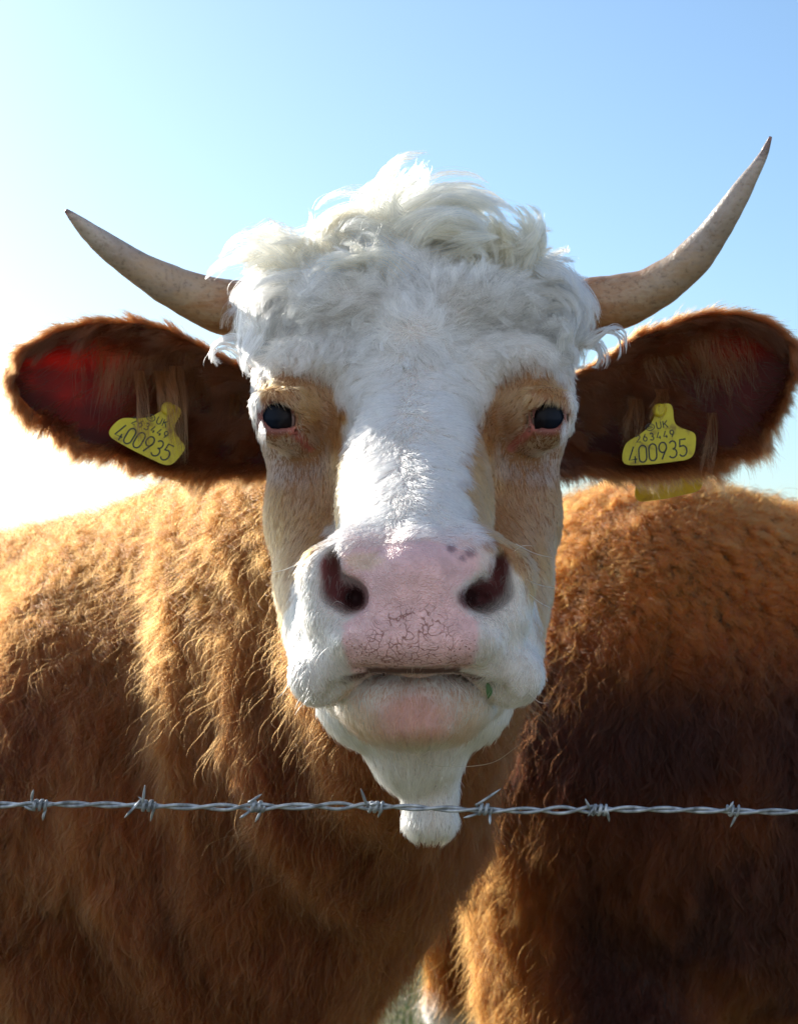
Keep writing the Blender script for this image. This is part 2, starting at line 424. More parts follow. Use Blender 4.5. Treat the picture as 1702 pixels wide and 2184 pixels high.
def head_skin(p, N):
    px, py, tan, nose, lid, tear, nost = head_regions(p)
    c = WHITE * .68 + PINK * .03
    c = c[None, :] * np.ones((len(p), 1))
    mix = lambda c, f, k: c * (1 - f[:, None]) + np.asarray(k)[None, :] * f[:, None]
    c = mix(c, tan, TAN * .55)
    chin = sstep(90, 30, np.hypot((px - 880) / 1.3, py - 1540)) * (p[:, 1] < 1.25)
    c = mix(c, chin * .8, PINK * .8)
    top = sstep(70, 20, np.abs(py - 1175)) * sstep(190, 120, np.abs(px - 880)) * (p[:, 1] < 1.25)
    c = mix(c, top * .5, PINK * .8)
    c = mix(c, lid, (.20, .065, .048)); c = mix(c, tear, (.36, .11, .08)); c = mix(c, lid * sstep(892, 872, py), (.11, .03, .022))
    c = mix(c, nost, (.25, .085, .085))
    deep = sstep(30, 12, np.hypot(px - 757, py - 1275)) + sstep(30, 12, np.hypot(px - 1000, py - 1275))
    c = mix(c, np.clip(deep, 0, 1) * (p[:, 1] < 1.25), (.06, .02, .02))
    c = mix(c, nose, (.76, .48, .475))
    crust = sstep(46, 20, np.hypot((px - 778) / 1.25, (py - 1197) / .55) + 14 * vnoise(p, 300, 31))
    c = mix(c, crust * nose * .8, (.70, .50, .36))
    for sx_, sy_, sr_ in ((962, 1170, 14), (1002, 1178, 17), (985, 1190, 10)):
        c = mix(c, sstep(sr_, sr_ * .4, np.hypot(px - sx_, py - sy_)) * .75 * (p[:, 1] < 1.25), (.17, .09, .12))
    # inside of the mouth line
    mouth = sstep(10, 5, np.abs(py - (1431 + 0.0016 * (px - 880) ** 2 * (np.abs(px - 880) > 100) * .6))) * (np.abs(px - 880) < 150) * (p[:, 1] < 1.22)
    c = mix(c, mouth * .95, (.07, .02, .015))
    brown = (p[:, 1] > 1.52) * sstep(1.43, 1.40, p[:, 2])
    c = mix(c, brown * 1.0, BROWN * .6)
    return c, nose
mat_skin, nt_, b_ = new_mat("cow_skin")
att = node(nt_, "ShaderNodeAttribute", attribute_name="skin"); nm = node(nt_, "ShaderNodeAttribute", attribute_name="nosepad"); cr = node(nt_, "ShaderNodeAttribute", attribute_name="crack")
tc = node(nt_, "ShaderNodeTexCoord")
nz = node(nt_, "ShaderNodeTexNoise"); nz.inputs['Scale'].default_value = 55; nz.inputs['Detail'].default_value = 3; nt_.links.new(tc.outputs['Object'], nz.inputs['Vector'])
wv = node(nt_, "ShaderNodeVectorMath", operation='MULTIPLY_ADD'); nt_.links.new(nz.outputs['Color'], wv.inputs[0]); wv.inputs[1].default_value = (.022,) * 3; nt_.links.new(tc.outputs['Object'], wv.inputs[2])
vo = node(nt_, "ShaderNodeTexVoronoi", feature='DISTANCE_TO_EDGE'); vo.inputs['Scale'].default_value = 170; nt_.links.new(wv.outputs[0], vo.inputs['Vector'])
vo2 = node(nt_, "ShaderNodeTexVoronoi", feature='DISTANCE_TO_EDGE'); vo2.inputs['Scale'].default_value = 520; nt_.links.new(wv.outputs[0], vo2.inputs['Vector'])
def mathn(nt, op, a, b=None, clamp=False):
    m = nt.nodes.new("ShaderNodeMath"); m.operation = op; m.use_clamp = clamp
    for s, v in ((m.inputs[0], a), (m.inputs[1], b)):
        if v is None: continue
        if hasattr(v, 'links'): nt.links.new(v, s)
        else: s.default_value = v
    return m.outputs[0]
line = mathn(nt_, 'SUBTRACT', 1.0, mathn(nt_, 'DIVIDE', vo.outputs['Distance'], 0.075), True)
n2 = node(nt_, "ShaderNodeTexNoise"); n2.inputs['Scale'].default_value = 140; nt_.links.new(tc.outputs['Object'], n2.inputs['Vector'])
line = mathn(nt_, 'MULTIPLY', line, mathn(nt_, 'MULTIPLY', mathn(nt_, 'SUBTRACT', n2.outputs[0], .38, True), 7.0, True), True)
crk = mathn(nt_, 'MULTIPLY', line, cr.outputs['Fac'], True)
n3 = node(nt_, "ShaderNodeTexNoise"); n3.inputs['Scale'].default_value = 90; n3.inputs['Detail'].default_value = 5; nt_.links.new(tc.outputs['Object'], n3.inputs['Vector'])
mott = ramp(nt_, n3.outputs[0], [(.3, (.82, .80, .80)), (.7, (1.08, 1.06, 1.06))])
base = mixc(nt_, 1.0, att.outputs['Color'], mott, 'MULTIPLY')
# pores and dirt along the rim of the pad
dots = node(nt_, "ShaderNodeTexVoronoi"); dots.inputs['Scale'].default_value = 430; nt_.links.new(tc.outputs['Object'], dots.inputs['Vector'])
dot = mathn(nt_, 'LESS_THAN', dots.outputs['Distance'], .22)
rim = node(nt_, "ShaderNodeAttribute", attribute_name="rimdirt")
base = mixc(nt_, mathn(nt_, 'MULTIPLY', dot, rim.outputs['Fac'], True), base, (.15, .045, .02))
base = mixc(nt_, mathn(nt_, 'MULTIPLY', crk, .85), base, (.20, .055, .028))
nt_.links.new(base, b_.inputs['Base Color'])
rg = mixc(nt_, nm.outputs['Fac'], (.62,) * 3, (.27,) * 3)
nt_.links.new(rg, b_.inputs['Roughness'])
bh = mathn(nt_, 'SUBTRACT', mathn(nt_, 'MULTIPLY', vo2.outputs['Distance'], 1.2), mathn(nt_, 'MULTIPLY', crk, .5))
bh2 = mathn(nt_, 'ADD', mathn(nt_, 'MULTIPLY', bh, nm.outputs['Fac']), mathn(nt_, 'MULTIPLY', n3.outputs[0], .3))
bp = node(nt_, "ShaderNodeBump"); bp.inputs['Strength'].default_value = .65; bp.inputs['Distance'].default_value = .0018
nt_.links.new(bh2, bp.inputs['Height']); nt_.links.new(bp.outputs[0], b_.inputs['Normal'])
b_.inputs['Subsurface Weight'].default_value = .25; b_.inputs['Subsurface Radius'].default_value = (.004, .0015, .001); b_.inputs['Subsurface Scale'].default_value = 1.0

# ------------------------------------------------------------------ build the front cow's body mesh
hV, hQ = surfnet(head_sdf, (-.150, 1.07, 1.085), (.170, 1.72, 1.56), .0030)
hN = normals(hV, hQ)
bV, bQ = surfnet(body_sdf, (-2.05, 1.5, -.02), (.30, 3.75, 1.62), .016)
bN = normals(bV, bQ)
hc, hnose = head_skin(hV, hN)
px_, py_ = proj(hV)
crack = sstep(1265, 1310, py_) * sstep(95, 35, np.abs(px_ - 876) - (py_ - 1290) * .45) * hnose
rimd = hnose * sstep(1330, 1390, py_) * (sstep(60, 110, np.abs(px_ - 878)) + .35 * sstep(1370, 1410, py_))
cowV = np.vstack([hV, bV]); cowQ = np.vstack([hQ, bQ + len(hV)])
me = mesh_np("cow", cowV, cowQ)
legw = sstep(.50, .44, bV[:, 2]); hoof = sstep(.10, .09, bV[:, 2])
bc = BROWN[None, :] * .42 * (1 - legw[:, None]) + legw[:, None] * np.array([[.7, .65, .58]])
bc = bc * (1 - hoof[:, None]) + hoof[:, None] * .05
set_col(me, "skin", np.vstack([hc, bc]))
set_f(me, "nosepad", np.concatenate([hnose, np.zeros(len(bV))]))
set_f(me, "crack", np.concatenate([crack, np.zeros(len(bV))]))
set_f(me, "rimdirt", np.concatenate([np.clip(rimd, 0, 1), np.zeros(len(bV))]))
cow = link("cow", me, mat_skin)
tag(cow, "horned brown cow with a white face and pink nose, looking over barbed wire", "cow", "cows at the fence")

c2V, c2Q = surfnet(cow2_sdf, (.0, 2.1, -.02), (2.8, 3.55, 1.62), .018)
c2N = normals(c2V, c2Q)
me = mesh_np("second_cow", c2V, c2Q)
legw = sstep(.66, .60, c2V[:, 2] + (c2V[:, 1] > 2.7) * -.02 * (c2V[:, 0] < .4)); hoof = sstep(.10, .09, c2V[:, 2])
bc = DARKRED[None, :] * .5 * (1 - legw[:, None]) + legw[:, None] * np.array([[.7, .65, .58]])
bc = bc * (1 - hoof[:, None]) + hoof[:, None] * .05
set_col(me, "skin", bc)
for n_ in ("nosepad", "crack", "rimdirt"): set_f(me, n_, np.zeros(len(c2V)))
cow2 = link("cow", me, mat_skin)
tag(cow2, "dark russet shaggy cow standing side on behind the horned cow, head out of view", "cow", "cows at the fence")

# ------------------------------------------------------------------ horns
mat_horn, nt_, b_ = new_mat("horn")
al = node(nt_, "ShaderNodeAttribute", attribute_name="along"); tc = node(nt_, "ShaderNodeTexCoord")
nz = node(nt_, "ShaderNodeTexNoise"); nz.inputs['Scale'].default_value = 1; nz.inputs['Detail'].default_value = 8; nz.inputs['Roughness'].default_value = .7; hmp = node(nt_, 'ShaderNodeMapping'); hmp.inputs['Scale'].default_value = (16, 60, 60); hmp.inputs['Rotation'].default_value = (0, .5, 0); nt_.links.new(tc.outputs['Object'], hmp.inputs[0]); nt_.links.new(hmp.outputs[0], nz.inputs['Vector'])
nf = node(nt_, "ShaderNodeTexNoise"); nf.inputs['Scale'].default_value = 260; nf.inputs['Detail'].default_value = 4; nt_.links.new(tc.outputs['Object'], nf.inputs['Vector'])
f = mathn(nt_, 'ADD', al.outputs['Fac'], mathn(nt_, 'MULTIPLY', mathn(nt_, 'SUBTRACT', nz.outputs[0], .5), .9), True)
hcol = ramp(nt_, f, [(0, (.24, .085, .026)), (.2, (.34, .17, .075)), (.40, (.40, .28, .18)), (.6, (.33, .26, .21)), (.85, (.42, .36, .31)), (.97, (.17, .13, .12))])
spk = ramp(nt_, nf.outputs[0], [(.30, (.45, .40, .36)), (.44, (1, 1, 1)), (.75, (1.15, 1.15, 1.15))])
hcol = mixc(nt_, mathn(nt_, 'MULTIPLY', nz.outputs[0], 1.1, True), hcol, spk, 'MULTIPLY')
nt_.links.new(hcol, b_.inputs['Base Color']); b_.inputs['Roughness'].default_value = .42
b_.inputs['Subsurface Weight'].default_value = .25; b_.inputs['Subsurface Radius'].default_value = (.02, .008, .003); b_.inputs['Subsurface Scale'].default_value = .6
bp = node(nt_, "ShaderNodeBump"); bp.inputs['Strength'].default_value = .5; bp.inputs['Distance'].default_value = .0012
rings = mathn(nt_, 'MULTIPLY', mathn(nt_, 'SINE', mathn(nt_, 'ADD', mathn(nt_, 'MULTIPLY', al.outputs['Fac'], 150), mathn(nt_, 'MULTIPLY', nz.outputs[0], 14))), mathn(nt_, 'MULTIPLY', mathn(nt_, 'SUBTRACT', .55, al.outputs['Fac'], True), .8))
nt_.links.new(mathn(nt_, 'ADD', mathn(nt_, 'ADD', nf.outputs[0], nz.outputs[0]), rings), bp.inputs['Height']); nt_.links.new(bp.outputs[0], b_.inputs['Normal'])
def horn(pts):
    c = catmull([list(P(x, y, Y)) + [r / FPX * Y] for x, y, Y, r in pts], 90)
    path, rad = c[:, :3], c[:, 3].copy()
    s = np.linspace(0, 1, 90)
    rad *= 1 + .012 * np.sin(s * 55) * (s < .5) + .02 * vnoise(path, 60, 5)
    V, Q = tube(path, rad, 40); V = np.array(V)
    n = vnoise(V, 45, 9)[:, None] * .0008 + vnoise(V, 160, 12)[:, None] * .0003
    ce = np.vstack([np.repeat(path, 40, 0), path[:1], path[-1:]])
    V = V + unit(V - ce + 1e-9) * n
    me = polymesh("horn", V, Q); set_f(me, "along", np.concatenate([np.repeat(s, 40), [0, 1]]))
    return link("horn", me, mat_horn, cow)
horn([(590, 672, 1.56, 60), (520, 662, 1.55, 62), (470, 651, 1.545, 58), (400, 626, 1.535, 48), (330, 591, 1.52, 40), (260, 548, 1.505, 31), (200, 502, 1.49, 22), (162, 468, 1.48, 13), (140, 447, 1.475, 4)])
horn([(1200, 668, 1.56, 58), (1262, 655, 1.55, 62), (1320, 643, 1.545, 58), (1390, 617, 1.535, 49), (1455, 572, 1.52, 42), (1510, 514, 1.505, 35), (1555, 448, 1.49, 27), (1594, 386, 1.48, 19), (1626, 332, 1.475, 11), (1644, 290, 1.47, 3)])

# ------------------------------------------------------------------ eyes
mat_eye, nt_, b_ = new_mat("eye")
tc = node(nt_, "ShaderNodeTexCoord"); sx = node(nt_, "ShaderNodeSeparateXYZ"); nt_.links.new(tc.outputs['Object'], sx.inputs[0])
# the pupil axis is local -Y; a wide dark iris, sclera only far from it
fr = mathn(nt_, 'MULTIPLY', sx.outputs['Y'], -1 / EYE_RAD)
ec = ramp(nt_, fr, [(0, (.25, .13, .11)), (.20, (.30, .20, .17)), (.27, (.010, .007, .007)), (.62, (.010, .008, .009)), (.75, (.005, .006, .010)), (.95, (.005, .009, .018))])  # faint blue at the pupil paints in a sky-like sheen
nt_.links.new(ec, b_.inputs['Base Color']); b_.inputs['Roughness'].default_value = .04; b_.inputs['IOR'].default_value = 1.45
b_.inputs['Specular IOR Level'].default_value = .12
def sphere(name, r, seg=48, rings=32):
    bm = bmesh.new(); bmesh.ops.create_uvsphere(bm, u_segments=seg, v_segments=rings, radius=r)
    me = bpy.data.meshes.new(name); bm.to_mesh(me); bm.free(); me.polygons.foreach_set('use_smooth', [True] * len(me.polygons)); return me
for c, yaw in ((EYE_L, -32), (EYE_R, 32)):
    o = link("eye", sphere("eye", EYE_RAD), mat_eye, cow); o.location = c; o.rotation_euler = (math.radians(8), 0, math.radians(yaw))

# ------------------------------------------------------------------ ears
mat_ear, nt_, b_ = new_mat("ear_skin")
out = nt_.nodes["Material Output"]
tcol = node(nt_, "ShaderNodeAttribute", attribute_name="glow"); tc = node(nt_, "ShaderNodeTexCoord")
nz = node(nt_, "ShaderNodeTexNoise"); nz.inputs['Scale'].default_value = 30; nz.inputs['Detail'].default_value = 4; nt_.links.new(tc.outputs['Object'], nz.inputs['Vector'])
b_.inputs['Base Color'].default_value = (.10, .03, .025, 1); b_.inputs['Roughness'].default_value = .6
tr = node(nt_, "ShaderNodeBsdfTranslucent")
tcl = mixc(nt_, mathn(nt_, 'MULTIPLY', tcol.outputs['Fac'], nz.outputs[0]), (.24, .02, .02), (1.0, .10, .03))
nt_.links.new(tcl, tr.inputs['Color'])
ms = node(nt_, "ShaderNodeMixShader"); ms.inputs[0].default_value = .70
nt_.links.new(b_.outputs[0], ms.inputs[1]); nt_.links.new(tr.outputs[0], ms.inputs[2]); nt_.links.new(ms.outputs[0], out.inputs[0])
def ear(axis_top, axis_bot, Yb, Yt, cup, gl):
    n, m = 60, 32
    T = catmull(axis_top, n); B = catmull(axis_bot, n)
    front = np.zeros((n, m, 3)); back = np.zeros((n, m, 3))
    for i in range(n):
        u = i / (n - 1); c = cup * math.sin(math.pi * min(1, .18 + .82 * (1 - u)) * .5 + 0) * (1 - u) ** .35 * (.45 + .55 * math.sin(math.pi * min(u * 1.6 + .15, 1) * .5))
        for j in range(m):
            v = j / (m - 1); s = 2 * v - 1
            x = T[i, 0] * (1 - v) + B[i, 0] * v; y = T[i, 1] * (1 - v) + B[i, 1] * v
            Y = Yb + (Yt - Yb) * u + c * (1 - abs(s) ** 2.2) - .010 * (s < 0) * abs(s) ** 3
            f = P(x, y, Y); front[i, j] = f
            th = .0045 * (1 - .8 * abs(s) ** 4) * (1 - .5 * u) + .0008
            back[i, j] = P(x, y, Y + th * 1.0)
            back[i, j] = f + (back[i, j] - P(x, y, Y)) 
    V = np.vstack([front.reshape(-1, 3), back.reshape(-1, 3)]); F = []
    N = n * m
    for i in range(n - 1):
        for j in range(m - 1):
            a, b, c, d = i * m + j, i * m + j + 1, (i + 1) * m + j + 1, (i + 1) * m + j
            F.append((a, b, c, d)); F.append((N + d, N + c, N + b, N + a))
    for i in range(n - 1):
        a, d = i * m, (i + 1) * m; F.append((a, d, N + d, N + a))
        a, d = i * m + m - 1, (i + 1) * m + m - 1; F.append((d, a, N + a, N + d))
    for j in range(m - 1):
        a, b = j, j + 1; F.append((b, a, N + a, N + b))
        a, b = (n - 1) * m + j, (n - 1) * m + j + 1; F.append((a, b, N + b, N + a))
    V = V + vnoise3(V, 30, 4) * .0018
    V3 = V.reshape(2, n, m, 3)
    me = polymesh("ear", V, F)
    bm = bmesh.new(); bm.from_mesh(me); bmesh.ops.recalc_face_normals(bm, faces=bm.faces); bm.to_mesh(me); bm.free()
    uu = np.repeat(np.linspace(0, 1, n), m); vv = np.tile(np.linspace(0, 1, m), n)
    g = sstep(.42, .72, uu) * (np.exp(-((vv - .30) / .12) ** 2) + .45 * np.exp(-((vv - .62) / .14) ** 2) + .5 * np.exp(-((vv - .85) / .08) ** 2) * sstep(.8, .6, uu))
    set_f(me, "glow", np.clip(np.concatenate([g, g]), 0, 1) * gl)
    o = link("ear", me, mat_ear, cow)
    return o, V3
earL, EL = ear([(575, 815), (520, 790), (470, 768), (420, 735), (370, 706), (310, 690), (240, 685), (170, 695), (110, 715), (60, 745), (25, 785)],
               [(585, 1000), (530, 1003), (470, 1006), (400, 1004), (330, 994), (265, 974), (205, 950), (150, 935), (95, 895), (50, 850), (22, 800)], 1.575, 1.56, .050, 1.0)
earR, ER = ear([(1195, 815), (1240, 792), (1290, 766), (1345, 732), (1400, 705), (1460, 682), (1520, 672), (1580, 674), (1630, 690), (1672, 725), (1692, 770)],
               [(1180, 1000), (1235, 1005), (1300, 1008), (1370, 1008), (1440, 1004), (1500, 990), (1555, 968), (1605, 945), (1645, 895), (1675, 840), (1695, 785)], 1.575, 1.56, .050, .25)
# ------------------------------------------------------------------ fur
mat_fur = bpy.data.materials.new("fur"); mat_fur.use_nodes = True
nt_ = mat_fur.node_tree; nt_.nodes.clear()
out = nt_.nodes.new("ShaderNodeOutputMaterial"); hb = nt_.nodes.new("ShaderNodeBsdfHairPrincipled")
hb.parametrization = 'COLOR'; hb.inputs['Roughness'].default_value = .38; hb.inputs['Radial Roughness'].default_value = .55
hb.inputs['IOR'].default_value = 1.55
if 'Coat' in hb.inputs: hb.inputs['Coat'].default_value = 0
at = nt_.nodes.new("ShaderNodeAttribute"); at.attribute_name = 'hcol'
nt_.links.new(at.outputs['Color'], hb.inputs['Color']); nt_.links.new(hb.outputs[0], out.inputs[0])

mat_coat = mat_fur.copy(); mat_coat.name = 'coat_fur'
for n_ in mat_coat.node_tree.nodes:
    if n_.type == 'BSDF_HAIR_PRINCIPLED': n_.inputs['IOR'].default_value = 1.42; n_.inputs['Roughness'].default_value = .45

def sample(V, Q, N, n, dens):
    """n roots spread over the quads by area times a density per vertex"""
    w_ = dens[Q].mean(1) * np.linalg.norm(np.cross(V[Q[:, 2]] - V[Q[:, 0]], V[Q[:, 3]] - V[Q[:, 1]]), axis=1)
    c = np.cumsum(w_); f = np.searchsorted(c, rng.random(n) * c[-1])
    q = Q[np.clip(f, 0, len(Q) - 1)]; a = rng.random((n, 1)); b = rng.random((n, 1))
    W = [(1 - a) * (1 - b), a * (1 - b), a * b, (1 - a) * b]
    p = sum(W[k] * V[q[:, k]] for k in range(4)); nn = unit(sum(W[k] * N[q[:, k]] for k in range(4)))
    return p, nn
def strands(p, n, t, L, lift, droop=None, curl=0.0, cfreq=2.0, frizz=.12, seg=6, cspace=.006, cl=.6, seed=1, ctaper=1.3):
    """(count, seg, 3) points; t: comb direction, already tangent; lift: how far the hair stands off the skin"""
    m = len(p); s = np.linspace(0, 1, seg)[None, :, None]
    L = np.broadcast_to(L, (m,))[:, None, None] * (1 + .22 * rng.standard_normal((m, 1, 1))).clip(.4, 1.6)
    lift = np.broadcast_to(lift, (m,))[:, None, None]
    b = np.cross(n, t)
    path = t[:, None] * (s * (1 - .35 * lift) ) + n[:, None] * (lift * (s - .42 * s ** 2)) 
    jit = rng.standard_normal((m, 3)); path = path + jit[:, None] * frizz * s ** 1.5
    if curl is not 0.0:
        ph = (3.0 * vnoise(p, 1 / (cspace * 3), seed + 5) * math.pi + rng.normal(0, .35, m))[:, None, None]
        cu = np.broadcast_to(curl, (m,))[:, None, None]
        path = path + cu * s ** 1.2 * (b[:, None] * np.sin(ph + s * cfreq * 6.28) + n[:, None] * .6 * np.cos(ph + s * cfreq * 6.28))
    if droop is not None:
        path = path + np.array([0, 0, -1.0])[None, None] * np.broadcast_to(droop, (m,))[:, None, None] * s ** 2
    pts = p[:, None] + path * L - n[:, None] * np.minimum(.0008, L * .06)
    if cl is not None:
        k = max(8, m // 40)
        ids = rng.choice(m, k, replace=False); kd = kdtree.KDTree(k)
        for i, q in enumerate(ids): kd.insert(Vector(p[q] + cspace * .35 * rng.standard_normal(3)), i)
        kd.balance()
        near = ids[np.fromiter((kd.find(q)[1] for q in p.tolist()), dtype=np.int64, count=m)]
        dist = np.linalg.norm(p - p[near], axis=1)
        wgt = np.broadcast_to(cl, (m,)) * np.clip(rng.normal(.85, .3, m), 0, 1.1)
        wgt = (wgt * (dist < cspace * 4))[:, None, None] * s ** ctaper
        pts = pts + (pts[near] - pts) * wgt
    return pts
ALLC = []
def curves(name, pts, col, rad, parent, tip=.15, label=None, mat=None):
    m, sg = pts.shape[:2]
    hc = bpy.data.hair_curves.new(name); hc.add_curves([sg] * m)
    hc.attributes['position'].data.foreach_set('vector', pts.astype(np.float32).ravel())
    s = np.linspace(0, 1, sg)[None, :]
    r = np.broadcast_to(rad, (m,))[:, None] * (1 - (1 - tip) * s ** 2)
    a = hc.attributes.get('radius') or hc.attributes.new('radius', 'FLOAT', 'POINT'); a.data.foreach_set('value', r.astype(np.float32).ravel())
    c = np.ones((m, 4), np.float32); c[:, :3] = np.clip(col, 0.002, .98)
    a = hc.attributes.new('hcol', 'FLOAT_COLOR', 'CURVE'); a.data.foreach_set('color', c.ravel())
    o = bpy.data.objects.new(name, hc); scene.collection.objects.link(o); hc.materials.append(mat or mat_fur); o.parent = parent
    if label: o['label'] = label
    return o
def tangent(t, n):
    return unit(t - n * (t * n).sum(1, keepdims=True))
def seen(p, n, back=.15, margin=.25):
    v = unit(np.array([0, 0, CAMZ]) - p); f = (n * v).sum(1)
    px, py = proj(p)
    inside = (px > -250) & (px < 1950) & (py > -200) & (py < 2400)
    return np.clip(sstep(-margin - .25, -margin + .25, f), back, 1) * np.where(inside, 1, .12)

# comb map of the face: picture position, direction, length (mm), lift
G = [(880, 600, 0, -1, 24, .5), (800, 600, -.7, -1, 24, .5), (960, 600, .8, -1, 24, .5), (700, 610, -1, -.5, 26, .5), (1060, 610, 1, -.4, 26, .5),
     (600, 620, -1, .3, 22, .45), (1180, 620, 1, .4, 22, .45), (540, 680, -.6, 1, 20, .4), (1240, 680, .4, 1, 20, .4),
     (880, 560, .2, -1, 24, .6), (1000, 560, .6, -1, 26, .6), (760, 560, -.6, -1, 26, .6),
     (880, 660, 0, -1, 26, .6), (700, 690, -1, .05, 25, .5), (1060, 690, 1, .1, 25, .5), (800, 700, -1, -.1, 24, .55), (960, 700, 1, -.1, 24, .55),
     (620, 740, -.7, .8, 14, .4), (1150, 740, .7, .8, 14, .4), (560, 760, -.3, 1, 10, .3), (1215, 770, .3, 1, 10, .3), (545, 850, 0, 1, 6, .3), (1230, 850, 0, 1, 6, .3), (880, 750, 0, 1, 18, .5),
     (790, 775, -.9, .5, 18, .5), (980, 780, .95, .4, 18, .45), (700, 790, -.5, .9, 12, .4), (1060, 800, .9, .5, 13, .4), (650, 780, -.2, 1, 12, .35), (1110, 770, .4, 1, 12, .35),
     (830, 850, -.7, .7, 14, .5), (920, 850, .9, .5, 14, .5), (780, 920, -.55, .9, 13, .45), (970, 930, .8, .65, 13, .4), (870, 900, -.1, 1, 14, .55), (900, 940, .8, .5, 14, .5),
     (850, 1000, -.4, 1, 12, .45), (790, 1040, -.2, 1, 11, .35), (910, 1010, .5, .9, 12, .45), (970, 1060, .4, 1, 11, .35), (870, 1080, .1, 1, 9, .4), (800, 1110, -.4, 1, 7, .35), (950, 1110, .4, 1, 7, .35),
     (870, 1135, .2, -.6, 6, .6), (600, 820, .2, 1, 8, .3), (660, 830, .6, .7, 9, .4), (700, 870, 1, .25, 13, .55), (715, 920, .9, .7, 12, .5), (650, 880, .7, -.3, 5, .3),
     (1170, 820, -.2, 1, 8, .3), (1100, 830, -.6, .7, 9, .4), (1060, 880, -1, .25, 13, .55), (1045, 930, -.9, .7, 12, .5), (1110, 890, -.7, -.3, 5, .3),
     (585, 945, 0, 1, 4, .25), (1175, 945, 0, 1, 4, .25), (650, 960, .2, 1, 5, .3), (1110, 970, -.2, 1, 5, .3), (590, 1030, .1, 1, 9, .2), (1170, 1030, -.1, 1, 9, .2),
     (700, 1000, .15, 1, 10, .25), (1030, 1000, 0, 1, 10, .25), (650, 1080, .15, 1, 11, .2), (1100, 1080, .05, 1, 11, .2), (640, 1200, .1, 1, 12, .2), (1120, 1200, .05, 1, 12, .2),
     (610, 1300, .1, 1, 12, .25), (1160, 1300, -.1, 1, 12, .25), (700, 1180, -.7, .7, 5, .3), (1060, 1180, .7, .7, 5, .3), (660, 1280, -.4, .9, 5, .35), (1100, 1290, .4, .9, 5, .35),
     (700, 1350, -.2, 1, 5, .4), (1060, 1350, .2, 1, 5, .4), (630, 1400, -.1, 1, 6, .35), (1130, 1400, .1, 1, 6, .35), (660, 1460, .2, .8, 7, .35), (1100, 1460, -.2, .8, 7, .35),
     (710, 1460, .6, .6, 4, .3), (1050, 1460, -.6, .6, 4, .3), (880, 1470, 0, 1, 6, .45), (800, 1480, -.2, 1, 5, .35), (960, 1480, .2, 1, 5, .35), (880, 1550, 0, 1, 7, .45),
     (780, 1560, .1, 1, 8, .4), (980, 1560, -.1, 1, 8, .4), (720, 1560, .3, 1, 15, .4), (1050, 1560, -.3, 1, 15, .4), (880, 1620, 0, 1, 14, .35), (860, 1680, 0, 1, 14, .4), (940, 1690, 0, 1, 14, .4), (910, 1760, 0, 1, 8, .5), (870, 1780, -.2, 1, 7, .5), (960, 1780, .2, 1, 7, .5)]
def comb(px, py):
    D = np.zeros((len(px), 2)); L = np.zeros(len(px)); K = np.zeros(len(px)); W = np.full(len(px), 1e-6); D[:, 1] = 1e-6; L += 1e-6 * 12; K += 1e-6 * .3
    for gx, gy, dx, dy, l, k in G:
        h = math.hypot(dx, dy); s2 = 42.0
        w_ = np.exp(-((px - gx) ** 2 + (py - gy) ** 2) / (2 * s2 * s2))
        D[:, 0] += w_ * dx / h; D[:, 1] += w_ * dy / h; L += w_ * l; K += w_ * k; W += w_
    return D, L / W / 1000, K / W

